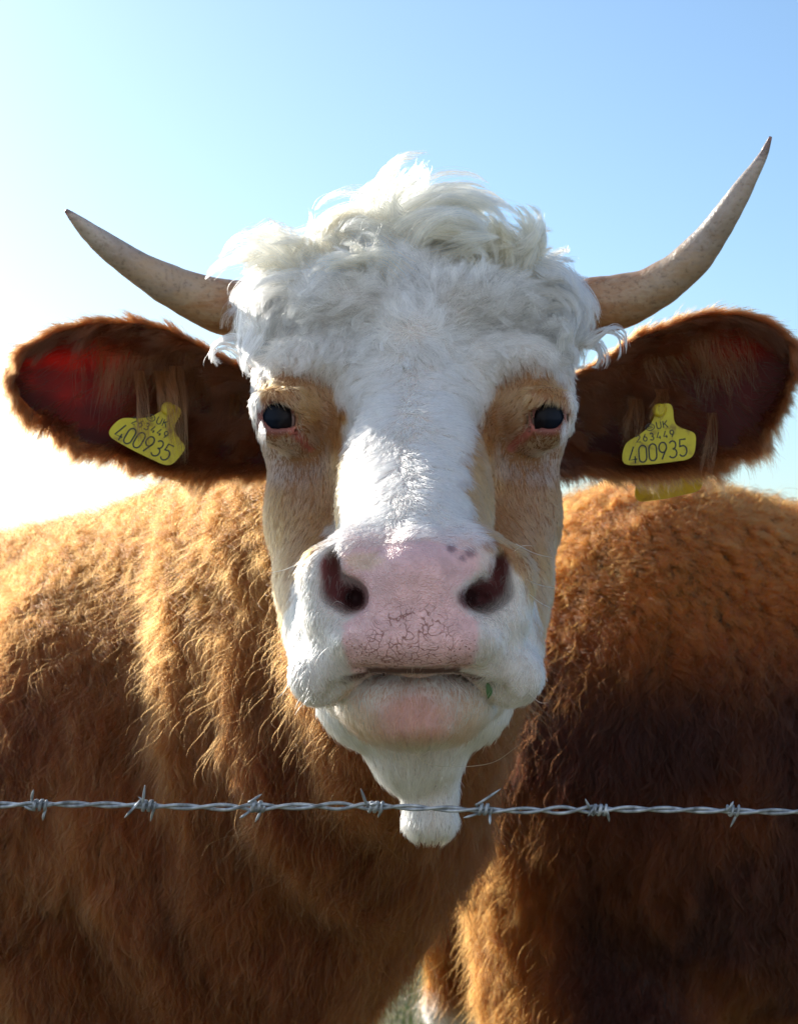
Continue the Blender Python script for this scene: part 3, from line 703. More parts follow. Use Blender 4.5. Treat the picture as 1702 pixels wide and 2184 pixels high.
if FUR:
    # ---- the head
    dens = seen(hV, hN, .10)
    px, py, tan, nose, lid, tear, nost = head_regions(hV)
    hpx, hpy = px, py
    near_hole = np.maximum(sstep(34, 24, np.hypot(px - 757, py - 1272)), sstep(34, 24, np.hypot(px - 1000, py - 1272)))
    eyehole = np.maximum(sstep(34, 28, np.hypot((px - 590) / 1.0, py - 892)), sstep(34, 28, np.hypot((px - 1168), py - 892)))
    mouthz = sstep(7, 3, np.abs(py - 1430)) * (np.abs(px - 880) < 150)
    bare = np.clip(nose + nost * .9 + tear + eyehole + mouthz, 0, 1) * (hV[:, 1] < 1.45)
    dens = dens * (1 - bare) * (hV[:, 1] < 1.66)
    n = 330000
    p, nn = sample(hV, hQ, hN, n, dens)
    px, py, tan, nose, lid, tear, nost = head_regions(p)
    keep = rng.random(n) > np.clip(nose * 1.3, 0, 1); p, nn, px, py, tan, lid = p[keep], nn[keep], px[keep], py[keep], tan[keep], lid[keep]
    D, L, K = comb(px, py)
    wob = vnoise3(p, 55, 40) * .45 + vnoise3(p, 130, 41) * .25
    long_ = sstep(.009, .024, L)
    t3 = np.stack([D[:, 0], np.full(len(p), -.15), -D[:, 1]], 1); t3 = unit(t3) + wob * (.28 + 1.0 * long_)[:, None]
    L = L * (1 + .35 * long_ * vnoise(p, 70, 48))
    t3 = tangent(t3, nn)
    L = L * (1 - .75 * np.clip(lid, 0, 1))
    back = sstep(1.50, 1.56, p[:, 1]) * sstep(1.47, 1.42, p[:, 2])
    col = WHITE[None, :] * 1.0
    shade_dirt = long_ * sstep(.2, .7, vnoise(p * np.array([[1, 1, 1.6]]), 85, 62)) * .75; col = col * (1 - shade_dirt[:, None]) + np.array([[.40, .37, .35]]) * shade_dirt[:, None]  # grey streaks paint shade between hair clumps, with some dirt
    warm = sstep(660, 560, py) * .5 + sstep(1460, 1560, py) * .35
    col = col * (1 - warm[:, None]) + np.array([[.84, .74, .58]]) * warm[:, None]
    nd = polysd(px, py, NOSE); pkz = sstep(48, 5, nd) * (py > 1120) * (py < 1440) * (p[:, 1] < 1.22) * .55
    col = col * (1 - pkz[:, None]) + np.array([[.66, .40, .36]]) * pkz[:, None]
    ch = sstep(1440, 1470, py) * sstep(1610, 1560, py) * sstep(200, 140, np.abs(px - 880)) * (p[:, 1] < 1.26)
    col = col * (1 - .93 * ch[:, None]) + np.array([[.42, .215, .12]]) * .93 * ch[:, None]
    cz = np.maximum(0, 1 - np.abs(np.abs(px - 880) - 180) / 60) * sstep(1430, 1470, py) * sstep(1560, 1520, py) * (p[:, 1] < 1.26) * .7  # tan hair in the lip crease, toned down to stand for its shade
    col = col * (1 - cz[:, None]) + np.array([[.50, .36, .24]]) * cz[:, None]
    pk = sstep(120, 30, np.hypot((px - 880) / 1.7, (py - 1520) * .9)) * (.5 + .5 * vnoise(p, 120, 77)) * (p[:, 1] < 1.26)
    col = col * (1 - .7 * pk[:, None]) + np.array([[.46, .14, .115]]) * .7 * pk[:, None]
    ls = sstep(1480, 1442, py) * (py > 1425) * sstep(160, 120, np.abs(px - 880)) * (p[:, 1] < 1.26)
    col = col * (1 - .75 * ls[:, None]) + np.array([[.26, .10, .06]]) * .75 * ls[:, None]
    inner = tan * (.93 + .07 * sstep(-.5, .6, vnoise(p, 45, 60)))
    pale = np.maximum(sstep(75, 40, np.hypot((px - 620) / 1.3, py - 965)), sstep(75, 40, np.hypot((px - 1135) / 1.3, py - 970))) * .35
    inner = inner * (1 - pale)
    dark = np.maximum(sstep(75, 30, np.hypot(px - 712, py - 905)), sstep(75, 30, np.hypot(px - 1052, py - 905))) * .5
    tcol = TAN[None, :] * (1 - dark[:, None]) + np.array([[.20, .07, .02]]) * dark[:, None]
    col = col * (1 - inner[:, None]) + tcol * inner[:, None]
    br = back[:, None]; col = col * (1 - br) + BROWN[None, :] * br
    smud = sstep(50, 15, np.hypot((px - 648) / 1.4, py - 985)) + sstep(50, 15, np.hypot((px - 1100) / 1.4, py - 985))
    darkh = rng.random(len(p)) < .25 * np.clip(smud, 0, 1)
    col = np.where(darkh[:, None], col * .25, col)
    smn = np.clip(sstep(62, 20, np.hypot(px - 705, py - 1290)) + sstep(62, 20, np.hypot(px - 1055, py - 1290)), 0, 1)
    stray = (rng.random(len(p)) < .05 * tan); col = np.where(stray[:, None], col * .45, col)
    col = np.where((rng.random(len(p)) < .45 * smn)[:, None], col * .35, col)
    col = col * (1 + .10 * rng.standard_normal((len(p), 1))).clip(.6, 1.2) * (1 - .12 * sstep(.1, .8, vnoise(p, 70, 61)))[:, None]
    muz = (py > 1130) & (p[:, 1] < 1.26)
    pts = strands(p, nn, t3, L, K * (1 + .5 * long_ * vnoise(p, 60, 49)), curl=.16 * long_ + .03, cfreq=.9, frizz=.09 + .05 * long_[:, None, None], seg=6, cspace=.0065, cl=.30 + .56 * long_, seed=3)
    rad = np.where(muz, .00015, .00021)
    curves("face_fur", pts, col, rad, cow, label="white and tan fur of the cow's face")

    # ---- loose wavy tufts over the forehead
    reg = sstep(800, 740, hpy) * sstep(1.55, 1.50, hV[:, 1]) * sstep(400, 300, np.abs(hpx - 885)) * dens
    p2, n2_ = sample(hV, hQ, hN, 26000, reg); qx, qy = proj(p2); D2, L2, K2 = comb(qx, qy)
    low = sstep(640, 780, qy)
    t2 = unit(np.stack([D2[:, 0], np.full(len(p2), -.1), -D2[:, 1]], 1)) + vnoise3(p2, 36, 140) * .9
    pts2 = strands(p2, n2_, tangent(t2, n2_), .029 - .012 * low, .56 - .14 * low, droop=.10, curl=.26, cfreq=.9, frizz=.10, seg=9, cspace=.013, cl=.86, seed=33, ctaper=.8)
    c2_ = np.array([[.80, .74, .65]]) * (1 + .12 * rng.standard_normal((len(p2), 1))).clip(.5, 1.15) * (1 - .50 * sstep(0, .7, vnoise(p2, 60, 141)))[:, None]  # streaks darkened to paint shade among the tufts
    curves("forehead_tufts", pts2, c2_, .00017, cow)

    # ---- forelock and side curls, lock by lock
    LK = []; LC = []; LR = []
    def lock(path, n, w0, w1, wt, Y0, Y1, col=(.86, .78, .64), frz=.0012, lmin=.7):
        dY = -.075 + rng.uniform(0, .05); Y0 += dY; Y1 += dY; n = int(n * (.62 if Y0 > 1.43 else .8))
        sg = 16; base = catmull([(471 + x * .498, 320 + y * .498) for x, y in path], 40)
        u = np.linspace(0, 1, sg); nw = max(4, n // 45); wi = rng.integers(0, nw, n)
        wl = rng.uniform(lmin * .8, 1.06, nw)
        f = np.clip(wl[wi] * rng.uniform(.82, 1.0, n), .3, 1)
        tt = u[None, :] * f[:, None] * 39
        i = tt.astype(int).clip(0, 38); fr = (tt - i)[..., None]
        xy = base[i] * (1 - fr) + base[i + 1] * fr
        Yv = Y0 + (Y1 - Y0) * u[None, :] + 0 * tt
        pt = np.stack([(xy[..., 0] - CX) / FPX * Yv, Yv, CAMZ + (HY - xy[..., 1]) / FPX * Yv], -1)
        ctr = rng.standard_normal((nw, 3)) * np.array([.75, .8, .75])
        drift = rng.standard_normal((nw, 3)) * .7
        wd = np.interp(u, [0, .5, 1], [w0, w1, wt * 2.2])[None, :, None] / 1000
        inw = rng.standard_normal((n, 3)) * .26
        pt = pt + (ctr[wi][:, None] + drift[wi][:, None] * u[None, :, None] ** 1.5) * wd + inw[:, None] * wd * (1.15 - u[None, :, None] ** 2)
        w2 = rng.standard_normal((nw, 1, 3))[wi] * .0016 * np.sin(u[None, :, None] * 7 + (rng.random((nw, 1, 1)) * 6)[wi])
        fz = rng.random((n, 1, 1)) ** 4 * 4
        pt = pt + w2 + rng.standard_normal((n, 1, 3)) * frz * fz * np.sin(u[None, :, None] * 5 + rng.random((n, 1, 1)) * 6) * u[None, :, None]
        LK.append(pt); LC.append(np.array([col]) * (1 + .12 * rng.standard_normal((n, 1))).clip(.6, 1.15)); LR.append(np.full(n, .00016))
    W1 = (.86, .67, .42); W2 = (.76, .53, .30)
    lock([(700, 520), (690, 360), (725, 190), (790, 95), (885, 52)], 900, 16, 9, 1.5, 1.53, 1.50, W1)
    lock([(760, 520), (765, 330), (790, 190), (838, 95), (850, 80)], 800, 16, 10, 3, 1.54, 1.53, W1)
    lock([(800, 500), (800, 360), (850, 230), (965, 158), (1080, 165), (1160, 215)], 1000, 14, 9, 3, 1.52, 1.50, W1)
    lock([(805, 500), (840, 330), (960, 240), (1100, 250), (1200, 330), (1235, 440)], 1200, 14, 10, 3, 1.51, 1.475, W1)
    lock([(815, 500), (880, 370), (1010, 310), (1110, 360), (1160, 430), (1165, 470)], 1200, 14, 11, 4, 1.50, 1.455, W1)
    lock([(840, 500), (900, 410), (1000, 390), (1090, 430), (1120, 470)], 900, 12, 10, 4, 1.49, 1.45, W2)
    lock([(770, 510), (700, 400), (600, 312), (500, 320), (462, 385), (490, 455), (545, 490)], 1000, 12, 5, 1.5, 1.49, 1.46, W2)
    lock([(760, 520), (690, 380), (560, 310), (430, 330), (370, 380)], 1200, 16, 12, 4, 1.52, 1.50, W1)
    lock([(740, 520), (650, 430), (560, 380), (520, 400), (500, 440)], 1000, 16, 12, 5, 1.49, 1.46, W1)
    lock([(700, 530), (640, 470), (560, 440), (470, 450), (430, 480)], 900, 16, 10, 4, 1.48, 1.45, W1)
    lock([(340, 540), (310, 430), (250, 350), (200, 312)], 900, 14, 10, 3, 1.50, 1.49, W1)
    lock([(360, 540), (250, 440), (130, 450), (60, 520)], 1000, 14, 12, 5, 1.50, 1.49, W1)
    lock([(380, 540), (330, 450), (340, 400), (330, 360)], 500, 10, 8, 2, 1.49, 1.47, W2)
    lock([(330, 560), (240, 500), (140, 500), (80, 545)], 900, 14, 12, 5, 1.49, 1.46, W1)
    lock([(450, 520), (400, 450), (400, 400), (415, 355)], 600, 12, 8, 2, 1.49, 1.48, W1)
    lock([(560, 500), (470, 420), (430, 380), (420, 340)], 700, 14, 9, 3, 1.50, 1.50, W1)
    lock([(1170, 500), (1210, 420), (1190, 340), (1150, 285)], 900, 12, 8, 1, 1.48, 1.455, W2)
    lock([(1250, 490), (1320, 400), (1320, 310), (1262, 252)], 900, 12, 7, 2, 1.50, 1.49, W1)
    lock([(1230, 480), (1290, 450), (1350, 410), (1358, 330), (1300, 262)], 700, 10, 5, 2, 1.49, 1.48, W1)
    lock([(1180, 500), (1290, 470), (1380, 420), (1430, 430)], 900, 12, 10, 3, 1.50, 1.49, W1)
    lock([(1000, 510), (1090, 470), (1170, 460), (1240, 490)], 900, 14, 12, 5, 1.47, 1.44, W1)
    lock([(620, 380), (590, 300), (640, 240), (700, 230)], 700, 14, 12, 6, 1.55, 1.54, W1)
    lock([(980, 400), (1010, 300), (1080, 220), (1200, 250)], 700, 14, 10, 4, 1.55, 1.54, W1)
    # hair that falls over the horn bases
    for k in range(7):
        lock([(1340 + k * 12, 500 + k * 18), (1470 + k * 5, 515 + k * 22), (1550, 590 + k * 25), (1585 - k * 6, 690 + k * 20), (1560 - k * 8, 770 + k * 12)], 230, 9, 7, 3, 1.485, 1.468, (.70, .62, .50), lmin=.4)
        lock([(330 - k * 5, 560 + k * 14), (230, 560 + k * 18), (135, 590 + k * 20), (98 + k * 6, 650 + k * 18), (112 + k * 8, 700 + k * 15)], 230, 9, 7, 3, 1.485, 1.468, (.82, .74, .60), lmin=.4)
    lock([(1540, 830), (1600, 790), (1660, 765), (1715, 800), (1722, 870), (1700, 905)], 150, 4, 2.4, 1.2, 1.50, 1.49, (.8, .78, .74), frz=.0006)
    lock([(1500, 800), (1580, 830), (1620, 880), (1600, 935), (1560, 930)], 220, 7, 4, 1.5, 1.49, 1.48, (.66, .60, .54), frz=.0008)
    lock([(1500, 760), (1510, 850), (1530, 900), (1580, 910)], 260, 9, 6, 2, 1.48, 1.47, (.72, .68, .62))
    lock([(120, 880), (80, 830), (10, 815), (-35, 850), (-35, 900), (-20, 930)], 160, 5, 3, 1.2, 1.50, 1.49, (.84, .83, .80), frz=.0006)
    lock([(130, 760), (110, 830), (100, 890), (130, 950)], 300, 9, 7, 2, 1.48, 1.46, (.84, .82, .78))
    lock([(1400, 800), (1450, 760), (1440, 720), (1425, 690)], 260, 8, 5, 1, 1.45, 1.435, (.86, .84, .78))
    curves("forelock", np.vstack(LK), np.vstack(LC), np.concatenate(LR), cow, tip=.3, label="tousled cream curls between the horns")

    # ---- lashes and whiskers
    wp = []
    def hairline(pts_, n=14): return catmull(pts_, n)
    for k in range(46):
        for s_ in (-1, 1):
            a = rng.random(); bx = 560 + 12 * a if s_ < 0 else 1202 - 12 * a; by = 890 + 24 * a
            wp.append(hairline([P(bx, by, 1.372), P(bx + s_ * (3 + 6 * rng.random()), by + 16, 1.362), P(bx + s_ * (2 + 12 * rng.random()), by + 34 + 20 * rng.random(), 1.358)], 8))
    curves("eyelashes", np.array(wp), np.tile([[.82, .78, .72]], (len(wp), 1)), np.full(len(wp), .00016), cow)
    wp = []
    for bx, by, ex, ey, sag in ((690, 1165, 655, 1172, -6), (735, 1150, 700, 1158, -5), (640, 1200, 575, 1222, 4), (1090, 1180, 1140, 1165, -8), (1110, 1230, 1190, 1255, 5), (1120, 1260, 1180, 1300, 4), (1100, 1160, 1180, 1190, 5),
                                (660, 1440, 700, 1380, -10), (640, 1350, 665, 1300, -8), (700, 1400, 680, 1330, -8), (940, 1435, 985, 1478, 2), (848, 1438, 862, 1458, 2), (700, 1300, 735, 1290, -12), (1130, 1480, 1170, 1500, 8), (620, 1450, 590, 1490, 6)):
        wp.append(hairline([P(bx, by, 1.150), P((bx + ex) / 2, (by + ey) / 2 + sag, 1.135), P(ex, ey, 1.125)]))
    wp.append(hairline([P(870, 1590, 1.20), P(920, 1632, 1.19), P(1040, 1630, 1.18), P(1110, 1588, 1.17)]))
    for k in range(70):
        bx = rng.uniform(800, 980); by = 1128 + 18 * rng.random(); l = rng.uniform(10, 30); a = rng.normal(.5, .5)
        wp.append(hairline([P(bx, by, 1.172), P(bx + l * .4 * math.sin(a), by - l * .5, 1.165), P(bx + l * math.sin(a), by - l * .8, 1.158)]))
    for k in range(200):
        s_ = -1 if rng.random() < .5 else 1
        bx = 880 + s_ * rng.uniform(150, 235); by = rng.uniform(1330, 1490); l = rng.uniform(18, 40); a = rng.normal(0, .6)
        wp.append(hairline([P(bx, by, 1.155), P(bx + l * .5 * math.sin(a) + s_ * 3, by + l * .5, 1.142), P(bx + l * math.sin(a), by + l, 1.140)]))
    curves("whiskers", np.array(wp), np.tile([[.88, .80, .66]], (len(wp), 1)), np.concatenate([np.full(16, .00022), np.full(len(wp) - 16, .00015)]), cow)

    # ---- the body of the front cow
    def coat(name, V, Q, N, n, base, parent, Lm, dens, rad, seed, flow, cspace, legz, toplit=.42, gcol=np.array([[.17, .055, .013]]), gold_lit_c=np.array([[.38, .125, .026]]), lowlit=0.0):
        p, nn = sample(V, Q, N, n, dens)
        nz1 = vnoise3(p, 14, seed); nz2 = vnoise3(p, 38, seed + 1); nz3 = vnoise3(p, 90, seed + 2)
        t3 = tangent(flow(p) + nz1 * .55 + nz2 * .45 + nz3 * .25, nn)
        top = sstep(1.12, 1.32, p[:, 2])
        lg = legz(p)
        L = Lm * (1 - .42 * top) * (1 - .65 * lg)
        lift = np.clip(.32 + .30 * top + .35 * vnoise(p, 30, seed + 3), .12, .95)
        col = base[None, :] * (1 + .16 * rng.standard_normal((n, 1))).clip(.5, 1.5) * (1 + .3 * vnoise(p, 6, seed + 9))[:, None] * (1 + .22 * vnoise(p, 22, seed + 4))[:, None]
        gold_lit = sstep(-.2, .8, vnoise(p, 9, seed + 5)) * .15 + toplit * top  # random golden hair, plus sunlight painted into the coat along the back
        gold_lit = gold_lit + lowlit * sstep(1.02, .85, p[:, 2]) * sstep(.26, .17, p[:, 0])  # sunlit orange painted into the low coat at the left end
        col = col * (1 - gold_lit[:, None]) + gold_lit_c * gold_lit[:, None]
        col = col * (1 - lg[:, None]) + np.array([[.75, .70, .62]]) * lg[:, None]
        ng = n // 14; L[:ng] *= 1.35; lift[:ng] = np.clip(lift[:ng] + .35, 0, 1.1)
        col[:ng] = col[:ng] * .4 + gcol * .6; rad = np.full(n, rad); rad[:ng] *= 1.15
        gcl = np.full(n, .55); gcl[:ng] = .2
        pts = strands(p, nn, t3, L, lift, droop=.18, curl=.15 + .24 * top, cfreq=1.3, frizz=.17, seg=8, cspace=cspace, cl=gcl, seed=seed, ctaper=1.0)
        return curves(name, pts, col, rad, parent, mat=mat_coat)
    d1 = seen(bV, bN, .08) * np.where(bV[:, 1] > 2.7, .35, 1)
    coat("coat", bV, bQ, bN, 420000, BROWN, cow, .040, d1, .00021, 70, lambda p: np.stack([-.25 + 0 * p[:, 0], -.1 + 0 * p[:, 0], -1 + 0 * p[:, 0]], 1), .010, lambda p: sstep(.50, .44, p[:, 2]))
    d2 = seen(c2V, c2N, .08) * np.where(c2V[:, 0] > 1.1, .2, 1)
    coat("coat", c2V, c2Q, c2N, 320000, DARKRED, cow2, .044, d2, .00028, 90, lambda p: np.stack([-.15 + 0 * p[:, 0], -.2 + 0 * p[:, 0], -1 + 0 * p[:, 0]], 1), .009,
         lambda p: sstep(.66, .60, p[:, 2] + (p[:, 1] > 2.7) * (p[:, 0] < .4) * -.02), toplit=.78, gcol=np.array([[.045, .010, .002]]), gold_lit_c=np.array([[.40, .098, .013]]), lowlit=.6)

    # ---- ear hair
    def ear_hair(E, parent, side):
        F, B = E[0], E[1]; nu, nv = F.shape[:2]
        def at_(S, u, v):
            a = np.clip(u * (nu - 1), 0, nu - 1.001); b = np.clip(v * (nv - 1), 0, nv - 1.001); i = a.astype(int); j = b.astype(int); fa = (a - i)[:, None]; fb = (b - j)[:, None]
            return (S[i, j] * (1 - fa) + S[i + 1, j] * fa) * (1 - fb) + (S[i, j + 1] * (1 - fa) + S[i + 1, j + 1] * fa) * fb
        P_, C_, R_ = [], [], []
        def batch(n, u, v, S, nrm_sign, outv, L, lift, colr, rad, spread=.25, cl=.5):
            p = at_(S, u, v); e = .01
            du = at_(S, u + e, v) - at_(S, u - e, v); dv = at_(S, u, np.clip(v + e, 0, 1)) - at_(S, u, np.clip(v - e, 0, 1))
            du = unit(du); dv = unit(dv); nn = unit(np.cross(du, dv)); nn *= np.sign(-nn[:, 1:2]) * nrm_sign
            t = unit(outv(du, dv) + spread * vnoise3(p, 60, 5) + .08 * rng.standard_normal((n, 3)))
            pts = strands(p, nn, t, L, lift, droop=.15, curl=.06, cfreq=.7, frizz=.12, seg=7, cspace=.0028, cl=cl, seed=8)
            P_.append(pts); C_.append(np.array([colr]) * (1 + .2 * rng.standard_normal((n, 1))).clip(.4, 1.6)); R_.append(np.full(n, rad))
        EB = (.15, .045, .012)
        # lower fringe, upper fringe
        n = 10000; u = rng.random(n) ** .9; v = 1 - .07 * rng.random(n) ** 1.6
        batch(n, u, v, F, 1, lambda du, dv: dv + .35 * du, .018 + .018 * rng.random(n) ** 2, .2, (.22, .085, .028), .00012, .3, .6)
        n = 9000; u = rng.random(n); v = .10 * rng.random(n) ** 1.6
        batch(n, u, v, B, -1, lambda du, dv: -dv * .55 + .9 * du, .016 + .008 * rng.random(n), .25, EB, .00017)
        # fur of the outer (back) side and its silhouette
        n = 26000; u = rng.random(n); v = .05 + .9 * rng.random(n)
        batch(n, u, v, B, -1, lambda du, dv: du + .25 * dv * np.sign(v - .5)[:, None], .008, .25, EB, .0002)
        # fur inside: dense near the base and the rims, sparse over the bare middle
        n = 42000; u = rng.random(n) ** 1.25; v = rng.random(n)
        edge = np.abs(v - .5) * 2
        pr = np.clip(sstep(.55, .28, u) + .9 * sstep(.55, .98, edge) + .03, 0, 1); k = rng.random(n) < pr; u, v = u[k], v[k]; n = len(u)
        batch(n, u, v, F, 1, lambda du, dv: du * (.6) + dv * (.75 * (v[:, None] - .15) / .85), .014 + .010 * rng.random(n), .25, (.085, .026, .009), .00020, .4)
        # long strands that hang across the opening from the upper rim
        n = 2600; u = .04 + .72 * rng.beta(2, 2.4, n); v = .02 + .40 * rng.random(n)
        batch(n, u, v, F, 1, lambda du, dv: dv + .15 * du, .022 + .048 * rng.random(n), .18, (.15, .06, .02), .00014, .45, .5)
        # loose hair that hangs over the tag
        for x0, x1, y0, y1, nn_ in (((284, 310, 790, 985, 90), (345, 392, 780, 1000, 150), (325, 372, 790, 900, 160)) if side < 0 else ((1505, 1530, 880, 1040, 60), (1335, 1372, 850, 960, 60), (1395, 1425, 830, 905, 70))):
            a = rng.random(nn_); b = a * .8 + .2 * rng.random(nn_); s = np.linspace(0, 1, 7)[None]
            f = rng.uniform(.5, 1, (nn_, 1)); xx = (x0 + (x1 - x0) * (a[:, None] * (1 - s) + b[:, None] * s)) - side * 14 * s ** 2 + 5 * np.sin(s * 4 + 6 * a[:, None]); yy = y0 + (y1 - y0) * s * f
            Yv = 1.585 - .030 * np.sin(s * 1.6) + .004 * rng.standard_normal((nn_, 1))
            pt = np.stack([(xx - CX) / FPX * Yv, Yv, CAMZ + (HY - yy) / FPX * Yv], -1)
            P_.append(pt); C_.append(np.array([(.17, .07, .025)]) * (1 + .25 * rng.standard_normal((nn_, 1))).clip(.4, 1.6)); R_.append(np.full(nn_, .00014))
        curves("ear_hair", np.vstack(P_), np.vstack(C_), np.concatenate(R_), parent)
    ear_hair(EL, earL, -1); ear_hair(ER, earR, 1)
# ------------------------------------------------------------------ ear tags
mat_tag, nt_, b_ = new_mat("yellow_plastic")
tc = node(nt_, "ShaderNodeTexCoord"); nz = node(nt_, "ShaderNodeTexNoise"); nz.inputs['Scale'].default_value = 90; nz.inputs['Detail'].default_value = 7; nt_.links.new(tc.outputs['Object'], nz.inputs['Vector'])
nt_.links.new(ramp(nt_, nz.outputs[0], [(.34, (.30, .21, .012)), (.44, (.60, .52, .012)), (.7, (.68, .61, .018))]), b_.inputs['Base Color']); b_.inputs['Roughness'].default_value = .38
b_.inputs['Subsurface Weight'].default_value = .2; b_.inputs['Subsurface Radius'].default_value = (.004, .003, .0005)
tr = node(nt_, "ShaderNodeBsdfTranslucent"); tr.inputs['Color'].default_value = (.8, .42, .02, 1)
ms = node(nt_, "ShaderNodeMixShader"); ms.inputs[0].default_value = .22
nt_.links.new(b_.outputs[0], ms.inputs[1]); nt_.links.new(tr.outputs[0], ms.inputs[2]); nt_.links.new(ms.outputs[0], nt_.nodes["Material Output"].inputs[0])
mat_ink, nt_, b_ = new_mat("ink"); b_.inputs['Base Color'].default_value = (.02, .022, .018, 1); b_.inputs['Roughness'].default_value = .6
def arc(cx, cy, rx, ry, a0, a1, n=9):
    return [(cx + rx * math.cos(math.radians(a0 + (a1 - a0) * i / (n - 1))), cy + ry * math.sin(math.radians(a0 + (a1 - a0) * i / (n - 1)))) for i in range(n)]
GL = {'0': [arc(.3, .72, .3, .28, 180, 0) + arc(.3, .28, .3, .28, 0, -180) + [(0, .72)]],
      '2': [arc(.3, .7, .3, .3, 170, -25) + [(0, 0), (.62, 0)]],
      '3': [arc(.28, .75, .27, .25, 150, -90) + arc(.28, .27, .32, .27, 90, -150)],
      '4': [[(.48, 0), (.48, .42)], [(.40, 1), (0, .24), (.64, .24)]],
      '5': [[(.55, 1), (.08, 1), (.05, .56)] + arc(.28, .32, .32, .32, 115, -145)],
      '6': [[(.42, 1), (.05, .42)], arc(.3, .3, .3, .3, 0, 360, 17)],
      '9': [arc(.3, .7, .3, .3, 0, 360, 17), [(.56, .58), (.2, 0)]],
      'U': [[(0, 1), (0, .3)] + arc(.3, .3, .3, .3, 180, 360) + [(.6, 1)]],
      'K': [[(0, 0), (0, 1)], [(.6, 1), (.02, .45)], [(.2, .6), (.62, 0)]],
      '@': [arc(.5, .5, .55, .5, 0, 360, 17), [(.2, .62), (.8, .62)], [(.2, .38), (.8, .38)]]}
def strokes(text, x, y, h, w, adv, th, skew=0):
    out = []
    for ch in text:
        for st in GL.get(ch, []):
            out.append(([(x + px_ * w + skew * py_ * h, y + py_ * h) for px_, py_ in st], th))
        x += adv
    return out
def ribbon(pts, w_):
    V = []; n = len(pts)
    for i in range(n):
        a = pts[max(0, i - 1)]; b = pts[min(n - 1, i + 1)]; dx, dy = b[0] - a[0], b[1] - a[1]; l = math.hypot(dx, dy) or 1
        nx, ny = -dy / l * w_ / 2, dx / l * w_ / 2
        V += [(pts[i][0] + nx, pts[i][1] + ny), (pts[i][0] - nx, pts[i][1] - ny)]
    return V, [(2 * i, 2 * i + 1, 2 * i + 3, 2 * i + 2) for i in range(n - 1)]
S_ = 1.57 / FPX                                                   # metres per picture unit at the tags
_c, _s = math.cos(math.radians(8.5)), math.sin(math.radians(8.5))
raw = [(945, 1020), (1015, 995), (1088, 1010), (1096, 1185), (1180, 1228), (1262, 1255), (1290, 1285), (1288, 1370), (1276, 1445), (1250, 1485), (1200, 1510), (1060, 1528), (920, 1545), (780, 1554), (690, 1556), (648, 1540), (630, 1500), (636, 1440), (655, 1375), (690, 1335), (790, 1280), (880, 1205), (930, 1100)]
OUT = []
for zx, zy in raw:
    x, y = (zx - 945) * .238, -(zy - 1425) * .238
    OUT.append((x * _c + y * _s, -x * _s + y * _c))
def rounded(poly, it=2):
    for _ in range(it):
        q = []
        for i in range(len(poly)):
            a, b = poly[i], poly[(i + 1) % len(poly)]
            q += [(a[0] * .78 + b[0] * .22, a[1] * .78 + b[1] * .22), (a[0] * .22 + b[0] * .78, a[1] * .22 + b[1] * .78)]
        poly = q
    return poly
def slab(name, poly, th, bend, parent, mat):
    bm = bmesh.new(); vs = [bm.verts.new((x * S_, 0, y * S_)) for x, y in poly]; f = bm.faces.new(vs)
    r = bmesh.ops.extrude_face_region(bm, geom=[f])
    for v in [g for g in r['geom'] if isinstance(g, bmesh.types.BMVert)]: v.co.y += th
    bmesh.ops.recalc_face_normals(bm, faces=bm.faces)
    ed = [e for e in bm.edges if len(e.link_faces) == 2 and e.calc_face_angle(0) > 1.0]
    bmesh.ops.bevel(bm, geom=ed, offset=th * .3, segments=2, affect='EDGES')
    bmesh.ops.triangulate(bm, faces=bm.faces)
    bmesh.ops.subdivide_edges(bm, edges=[e for e in bm.edges if e.calc_length() > .012], cuts=2)
    me = bpy.data.meshes.new(name); bm.to_mesh(me); bm.free()
    for v in me.vertices: v.co.y += bend * (v.co.x / .02) ** 2 * .001
    return link(name, me, mat, parent)
